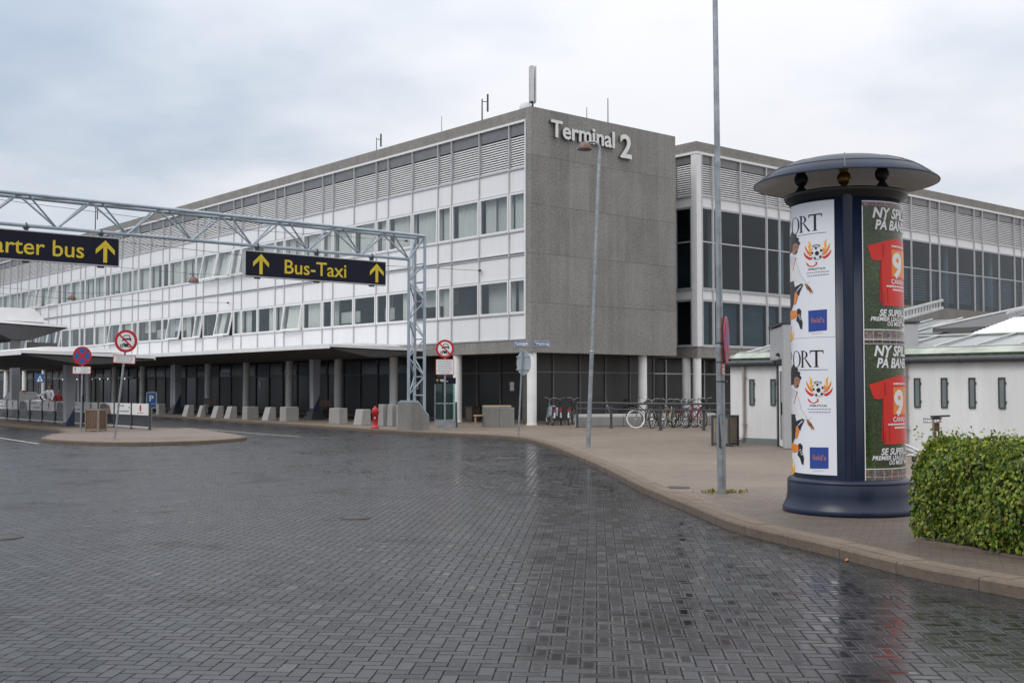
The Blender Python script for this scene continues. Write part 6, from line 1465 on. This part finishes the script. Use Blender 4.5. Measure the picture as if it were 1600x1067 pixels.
    if child: mb = MB(); mb.box(xr - 0.22, xr + 0.2, -0.17, -0.07, 0.38, 0.72); mb.box(xr - 0.22, xr + 0.2, 0.07, 0.17, 0.38, 0.72); mb.box(xr - 0.2, xr + 0.2, -0.069, 0.069, 0.735, 0.78); mb.build('pannier', bcol(child), o, bevel=0.03)
    return o
q = lambda px, py: g(px, py)
away = pi / 2 + 0.05
bicycle('bicycle with pale grey side bags seen from behind next to the corner column', q(863, 664.5) + Vector((-0.1, 0.5, 0)), away + 0.10, (0.25, 0.28, 0.33), child=(0.30, 0.34, 0.42))
bicycle('middle bicycle of three seen from behind by the corner column', q(881, 664) + Vector((-0.1, 0.5, 0)), away - 0.08, (0.03, 0.03, 0.03), lean=-0.05)
bicycle('bicycle with a dark front basket at the left end of the railing', q(897, 664) + Vector((-0.1, 0.5, 0)), away - 0.25, (0.02, 0.02, 0.025), basket=True)
bicycle('pale blue framed bicycle behind the low concrete wall', q(938, 660) + Vector((0, 0.8, 0)), radians(18), (0.55, 0.66, 0.70), lean=0.05)
bicycle('dark bicycle with upright bars behind the wall, left of the white tyred one', q(972, 659) + Vector((0, 0.9, 0)), radians(160), (0.03, 0.035, 0.04), lean=-0.05, basket=True)
bicycle('bicycle with a bright white front tyre and white grips at the railing', q(1003, 668.5) + Vector((0.1, 0.2, 0)), radians(232), (0.03, 0.03, 0.03), 'swhite', steer=radians(-46), lean=0.03, carrier=False, rear_light=False)
bicycle('black bicycle with grey tyres just right of the white tyred one', q(1026, 668.5), radians(246), (0.02, 0.02, 0.02), lean=0.08)
bicycle('bicycle with a yellow green frame end near the third railing post', q(1045, 668.5), radians(238), (0.42, 0.45, 0.30), lean=-0.03, basket=True)
bicycle('dark bicycle between the yellow green one and the pink one', q(1061, 668), radians(288), (0.05, 0.05, 0.06), lean=0.06)
bicycle('dark red bicycle leaning behind the pink one', q(1074, 667) + Vector((0, 0.3, 0)), radians(300), (0.16, 0.03, 0.05), lean=-0.05)
bicycle('pink framed bicycle near the fourth railing post', q(1086, 668), radians(292), (0.34, 0.05, 0.12), lean=0.05)
bicycle('black bicycle at the right end beside the tall lamp post', q(1108, 664) + Vector((0, 0.9, 0)), radians(275), (0.02, 0.02, 0.02), lean=0.05, basket=True)

# ------------------------------------------------------------------ luggage trolley and chrome rail by the annex
p = at(1463, 652, 24.5); TR = thing('luggage_trolley', 'luggage trolley with black handle standing behind the hedge', 'luggage trolley', (p.x, p.y, 0), radians(10))
mb = MB()
for x in (-0.07, 0.07): mb.tube([(x, 0, 0.12), (x, 0.02, 0.9), (x * 1.4, -0.05, 1.02)], 0.018, 8)
for x in (-0.25, 0.25): mb.tube([(x * 0.7, 0, 0.18), (x * 1.2, 0.9, 0.16)], 0.02, 8)
for k in range(6): mb.cyl((-0.2, 0.1 + k * 0.15, 0.18), (0.2, 0.1 + k * 0.15, 0.18), 0.012, n=6)
for z in (0.92, 1.0): mb.tube([(-0.19, 0.0, z), (0.13, 0.0, z), (0.13, 0.2, z - 0.02), (-0.19, 0.2, z - 0.02)], 0.010, 6, 0, True)
for k in range(7): mb.cyl((-0.18 + k * .05, 0.2, 0.98), (-0.18 + k * .05, 0.2, 0.90), 0.006, n=5)
mb.build('frame', 'chrome', TR)
mb = MB(); mb.cyl((-0.08, -0.06, 1.035), (0.28, -0.06, 1.05), 0.020, n=10); mb.box(-0.11, 0.03, -0.1, 0.05, 0.97, 1.05); mb.build('handle', 'black', TR)
mb = MB(); mb.box(-0.055, 0.055, -0.012, 0.004, 0.2, 0.90, 0); mb.box(-0.02, 0.02, -0.016, -0.0125, 0.62, 0.72, 1); mb.box(-0.02, 0.02, -0.016, -0.0125, 0.46, 0.56, 1); mb.build('panel', ['print_brown', 'swhite'], TR)
for x, y in ((-0.18, 0.05), (0.18, 0.05), (0.0, 0.95)): mb = MB(); mb.cyl((x - 0.02, y, 0.07), (x + 0.02, y, 0.07), 0.07, n=14); mb.build('wheel', 'rubber', TR)
a_, b_ = at(1410, 692.5, 20.2), at(1462, 716, 19.0); RR = thing('chrome_rail', 'low sloping chrome rail beside the advertising column', 'railing', (a_.x, a_.y, 0))
mb = MB(); d = b_ - a_
for dz in (0.0, -0.07): mb.cyl((0, 0, a_.z + dz), (d.x, d.y, b_.z + dz), 0.022, n=10)
mb.build('rail', 'chrome', RR); mb = MB()
for f in (0.05, 0.95): mb.cyl((d.x * f, d.y * f, 0), (d.x * f, d.y * f, a_.z + d.z * f), 0.02, n=8)
mb.build('leg', 'black', RR)

# ------------------------------------------------------------------ the car at the taxi rank
CARP = BF(-10.0, 36.8, ROAD); CAR = thing('taxi_car', 'white car with dark windows waiting behind the barrier', 'car', CARP, PHI - pi / 2)
prof = [(-2.25, 0.35), (-2.28, 0.62), (-2.15, 0.86), (-1.75, 0.93), (-1.15, 1.36), (-0.6, 1.47), (0.15, 1.46), (0.55, 1.36), (1.15, 0.98), (1.85, 0.88), (2.2, 0.72), (2.28, 0.50), (2.2, 0.28), (-2.1, 0.25)]
mb = MB(); secs = []
for y, k in ((-0.88, 0.90), (-0.80, 0.985), (-0.55, 1.0), (0.55, 1.0), (0.80, 0.985), (0.88, 0.90)):
    secs.append([(x * (0.985 if abs(y) > 0.85 else 1), y * (1 if z < 0.95 else 0.80 if abs(y) > 0.7 else 0.9), 0.25 + (z - 0.25) * (k if z < 0.95 else min(1, k + 0.02))) for x, z in prof])
n = len(prof); vs = [v for s_ in secs for v in s_]; fs = [(i * n + j, i * n + (j + 1) % n, (i + 1) * n + (j + 1) % n, (i + 1) * n + j) for i in range(5) for j in range(n)] + [tuple(range(n)), tuple(range(5 * n, 6 * n))]
mb.add(vs, fs, 0, True); body = mb.build('body', 'carwhite', CAR, bevel=0.0)
mb = MB()
mb.add([(1.13, -0.62, 1.01), (1.13, 0.62, 1.01), (0.58, 0.58, 1.365), (0.58, -0.58, 1.365)], [(0, 1, 2, 3)]); mb.build('windscreen', 'cardark', CAR, (0.015, 0, 0.012))
mb = MB(); mb.add([(-1.73, -0.6, 0.96), (-1.73, 0.6, 0.96), (-1.18, 0.56, 1.36), (-1.18, -0.56, 1.36)], [(0, 1, 2, 3)]); mb.build('rear_window', 'cardark', CAR, (-0.012, 0, 0.012))
mb = MB(); mb.add([(0.50, -0.62, 1.40), (0.50, 0.62, 1.40), (0.15, 0.64, 1.478), (-0.6, 0.64, 1.488), (-1.08, 0.60, 1.40), (-1.08, -0.60, 1.40), (-0.6, -0.64, 1.488), (0.15, -0.64, 1.478)], [(0, 1, 2, 7), (7, 2, 3, 6), (6, 3, 4, 5)]); mb.build('roof_panel', 'black', CAR)
for sg in (-1, 1):
    for pts in (((0.98, 0.97), (0.46, 1.33), (-0.08, 1.38), (-0.08, 0.97)), ((-0.16, 0.97), (-0.16, 1.38), (-0.62, 1.39), (-1.1, 1.29), (-1.45, 1.0))):
        mb = MB(); mb.add([(x, sg * (0.90 - 0.30 * (z - 0.9)), z) for x, z in pts], [tuple(range(len(pts)))]); mb.build('side_window', 'cardark', CAR)
    mb = MB(); mb.sphere((0.85, sg * 0.98, 1.0), 0.09, 10, 0, 0.7, 1.1, 0.7); mb.build('wing_mirror', 'carwhite', CAR)
    mb = MB(); mb.sphere((2.12, sg * 0.62, 0.68), 0.14, 10, 0, 0.7, 1.2, 0.6); mb.build('headlight', 'headlamp', CAR); mb = MB(); mb.sphere((-2.18, sg * 0.65, 0.76), 0.12, 10, 0, 0.5, 1.0, 0.8); mb.build('tail_light', 'lampred', CAR)
    for x in (-1.38, 1.38):
        mb = MB(); mb.cyl((x, sg * 0.70, 0.32), (x, sg * 0.90, 0.32), 0.32, n=24); w = mb.build('wheel', 'rubber', CAR); mb = MB(); mb.cyl((x, sg * 0.895, 0.32), (x, sg * 0.91, 0.32), 0.2, n=16); mb.build('rim', 'chrome', w)
mb = MB(); mb.box(-0.35, 0.05, -0.12, 0.12, 1.47, 1.60); mb.build('roof_sign', 'lampred', CAR, bevel=0.03)

# ------------------------------------------------------------------ people
def skin_mesh(joints, edges, name, mt, parent, subdiv=2):
    names = list(joints); me = bpy.data.meshes.new(name); me.from_pydata([joints[k][0] for k in names], [(names.index(a), names.index(b)) for a, b in edges], [])
    ob = bpy.data.objects.new(name, me); COL.objects.link(ob); ob.modifiers.new('skin', 'SKIN'); sub = ob.modifiers.new('sub', 'SUBSURF'); sub.levels = sub.render_levels = subdiv
    for i, k in enumerate(names):
        r = joints[k][1]; r = r if isinstance(r, tuple) else (r, r); sv = me.skin_vertices[0].data[i]; sv.radius = r; sv.use_root = (i == 0)
    bpy.context.view_layer.update(); dg = bpy.context.evaluated_depsgraph_get(); m2 = bpy.data.meshes.new_from_object(ob.evaluated_get(dg)); m2.name = name
    bpy.data.objects.remove(ob); bpy.data.meshes.remove(me); m2.materials.clear(); m2.materials.append(M[mt]); m2.polygons.foreach_set('use_smooth', [True] * len(m2.polygons))
    return link(name, m2, parent)
def person(label, loc, rotz, H, arms, top, legs, top_name):
    o = thing('person', label, 'person', loc, rotz); k = H / 1.75
    J = {'pelvis': ((0, 0, .95), (.15, .10)), 'waist': ((0, 0, 1.10), (.135, .095)), 'chest': ((0, 0, 1.30), (.16, .105)), 'neck0': ((0, 0, 1.46), (.075, .07)), 'neck': ((0, -.01, 1.53), .052), 'head0': ((0, -.02, 1.60), (.07, .085)), 'head1': ((0, -.015, 1.69), (.078, .095)), 'head2': ((0, -.005, 1.745), (.05, .06))}
    E = [('pelvis', 'waist'), ('waist', 'chest'), ('chest', 'neck0'), ('neck0', 'neck'), ('neck', 'head0'), ('head0', 'head1'), ('head1', 'head2')]
    for s, nm in ((-1, 'l'), (1, 'r')):
        el, ha = arms[0 if s < 0 else 1]; sh = Vector((s * .19, 0, 1.41)); el = Vector(el); ha = Vector(ha); hd = (ha - el).normalized()
        J.update({nm + 'sh': (sh, .06), nm + 'el': (el, .043), nm + 'wr': (ha, .029), nm + 'pa': (ha + hd * .07, (.038, .02)), nm + 'hip': ((s * .09, 0, .88), .095), nm + 'kn': ((s * .10, -.02, .50), .06), nm + 'an': ((s * .10, .01, .09), .04), nm + 'toe': ((s * .115, -.15, .04), (.04, .03))})
        E += [('chest', nm + 'sh'), (nm + 'sh', nm + 'el'), (nm + 'el', nm + 'wr'), (nm + 'wr', nm + 'pa'), ('pelvis', nm + 'hip'), (nm + 'hip', nm + 'kn'), (nm + 'kn', nm + 'an'), (nm + 'an', nm + 'toe')]
        sd_ = hd.cross(Vector((0, 1, 0))); sd_ = sd_.normalized() if sd_.length > .1 else Vector((1, 0, 0))
        for f, (off, ln) in enumerate(((-.027, .072), (-.009, .082), (.009, .078), (.026, .06))):
            a = ha + hd * .085 + sd_ * off; b = a + hd * ln * .55 + Vector((0, -.004, 0)); c = a + hd * ln + Vector((0, -.02, -.004))
            J.update({f'{nm}f{f}a': (a, .010), f'{nm}f{f}b': (b, .009), f'{nm}f{f}c': (c, .008)}); E += [(nm + 'pa', f'{nm}f{f}a'), (f'{nm}f{f}a', f'{nm}f{f}b'), (f'{nm}f{f}b', f'{nm}f{f}c')]
        a = ha + hd * .04 - sd_ * .035; b = a + hd * .05 - sd_ * .02; J.update({nm + 'ta': (a, .011), nm + 'tb': (b, .009)}); E += [(nm + 'wr', nm + 'ta'), (nm + 'ta', nm + 'tb')]
    sc = lambda JJ: {a: (tuple(Vector(p) * k), tuple(x * k for x in r) if isinstance(r, tuple) else r * k) for a, (p, r) in JJ.items()}
    body = skin_mesh(sc(J), E, 'body', 'skin', o)
    grow = lambda names, g_: {n_: (J[n_][0], tuple(x + g_ for x in J[n_][1]) if isinstance(J[n_][1], tuple) else J[n_][1] + g_) for n_ in names}
    tn = ['pelvis', 'waist', 'chest', 'neck0', 'lsh', 'lel', 'lwr', 'rsh', 'rel', 'rwr']; skin_mesh(sc(grow(tn, .022)), [e for e in E if e[0] in tn and e[1] in tn], top_name, top, o)
    ln = ['pelvis', 'lhip', 'lkn', 'lan', 'rhip', 'rkn', 'ran']; skin_mesh(sc(grow(ln, .020)), [e for e in E if e[0] in ln and e[1] in ln], 'trousers', legs, o)
    sn = ['lan', 'ltoe']; skin_mesh(sc(grow(sn, .012)), [('lan', 'ltoe')], 'shoe', 'shoe', o); sn = ['ran', 'rtoe']; skin_mesh(sc(grow(sn, .012)), [('ran', 'rtoe')], 'shoe', 'shoe', o)
    mb = MB(); mb.sphere((0, .02 * k, 1.715 * k), .1 * k, 16, 0, .86, 1.02, .82); mb.sphere((0, .05 * k, 1.66 * k), .085 * k, 12, 0, .9, .7, 1.0); mb.build('hair', 'hair', o)
    mb = MB()
    for s in (-1, 1): mb.sphere((s * .032 * k, -.108 * k, 1.665 * k), .010 * k, 8)
    mb.box(-.025 * k, .025 * k, -.112 * k, -.10 * k, 1.587 * k, 1.595 * k); mb.build('eyes_and_mouth', 'hair', o)
    mb = MB(); mb.sphere((0, -.118 * k, 1.635 * k), .016 * k, 8, 0, .8, 1, 1.5)
    for s in (-1, 1): mb.sphere((s * .083 * k, -.005 * k, 1.645 * k), .025 * k, 8, 0, .4, .8, 1.2)
    mb.build('nose_and_ears', 'skin', o)
person('person in a white shirt and beige trousers with one arm stretched out behind the barrier', BF(-9.5, 33.6, ROAD), radians(-25), 1.90, (((-.42, -.12, 1.25), (-.62, -.28, 1.10)), ((.27, .02, 1.14), (.25, -.10, .90))), 'shirt', 'trouser', 'shirt')
person('dark haired person in a dark red top half hidden by the shelter post', BF(-9.8, 31.2, ROAD), radians(40), 1.62, (((-.27, -.02, 1.14), (-.22, -.22, 1.05)), ((.27, .02, 1.14), (.24, -.12, .95))), 'redtop', 'jeans', 'jacket')
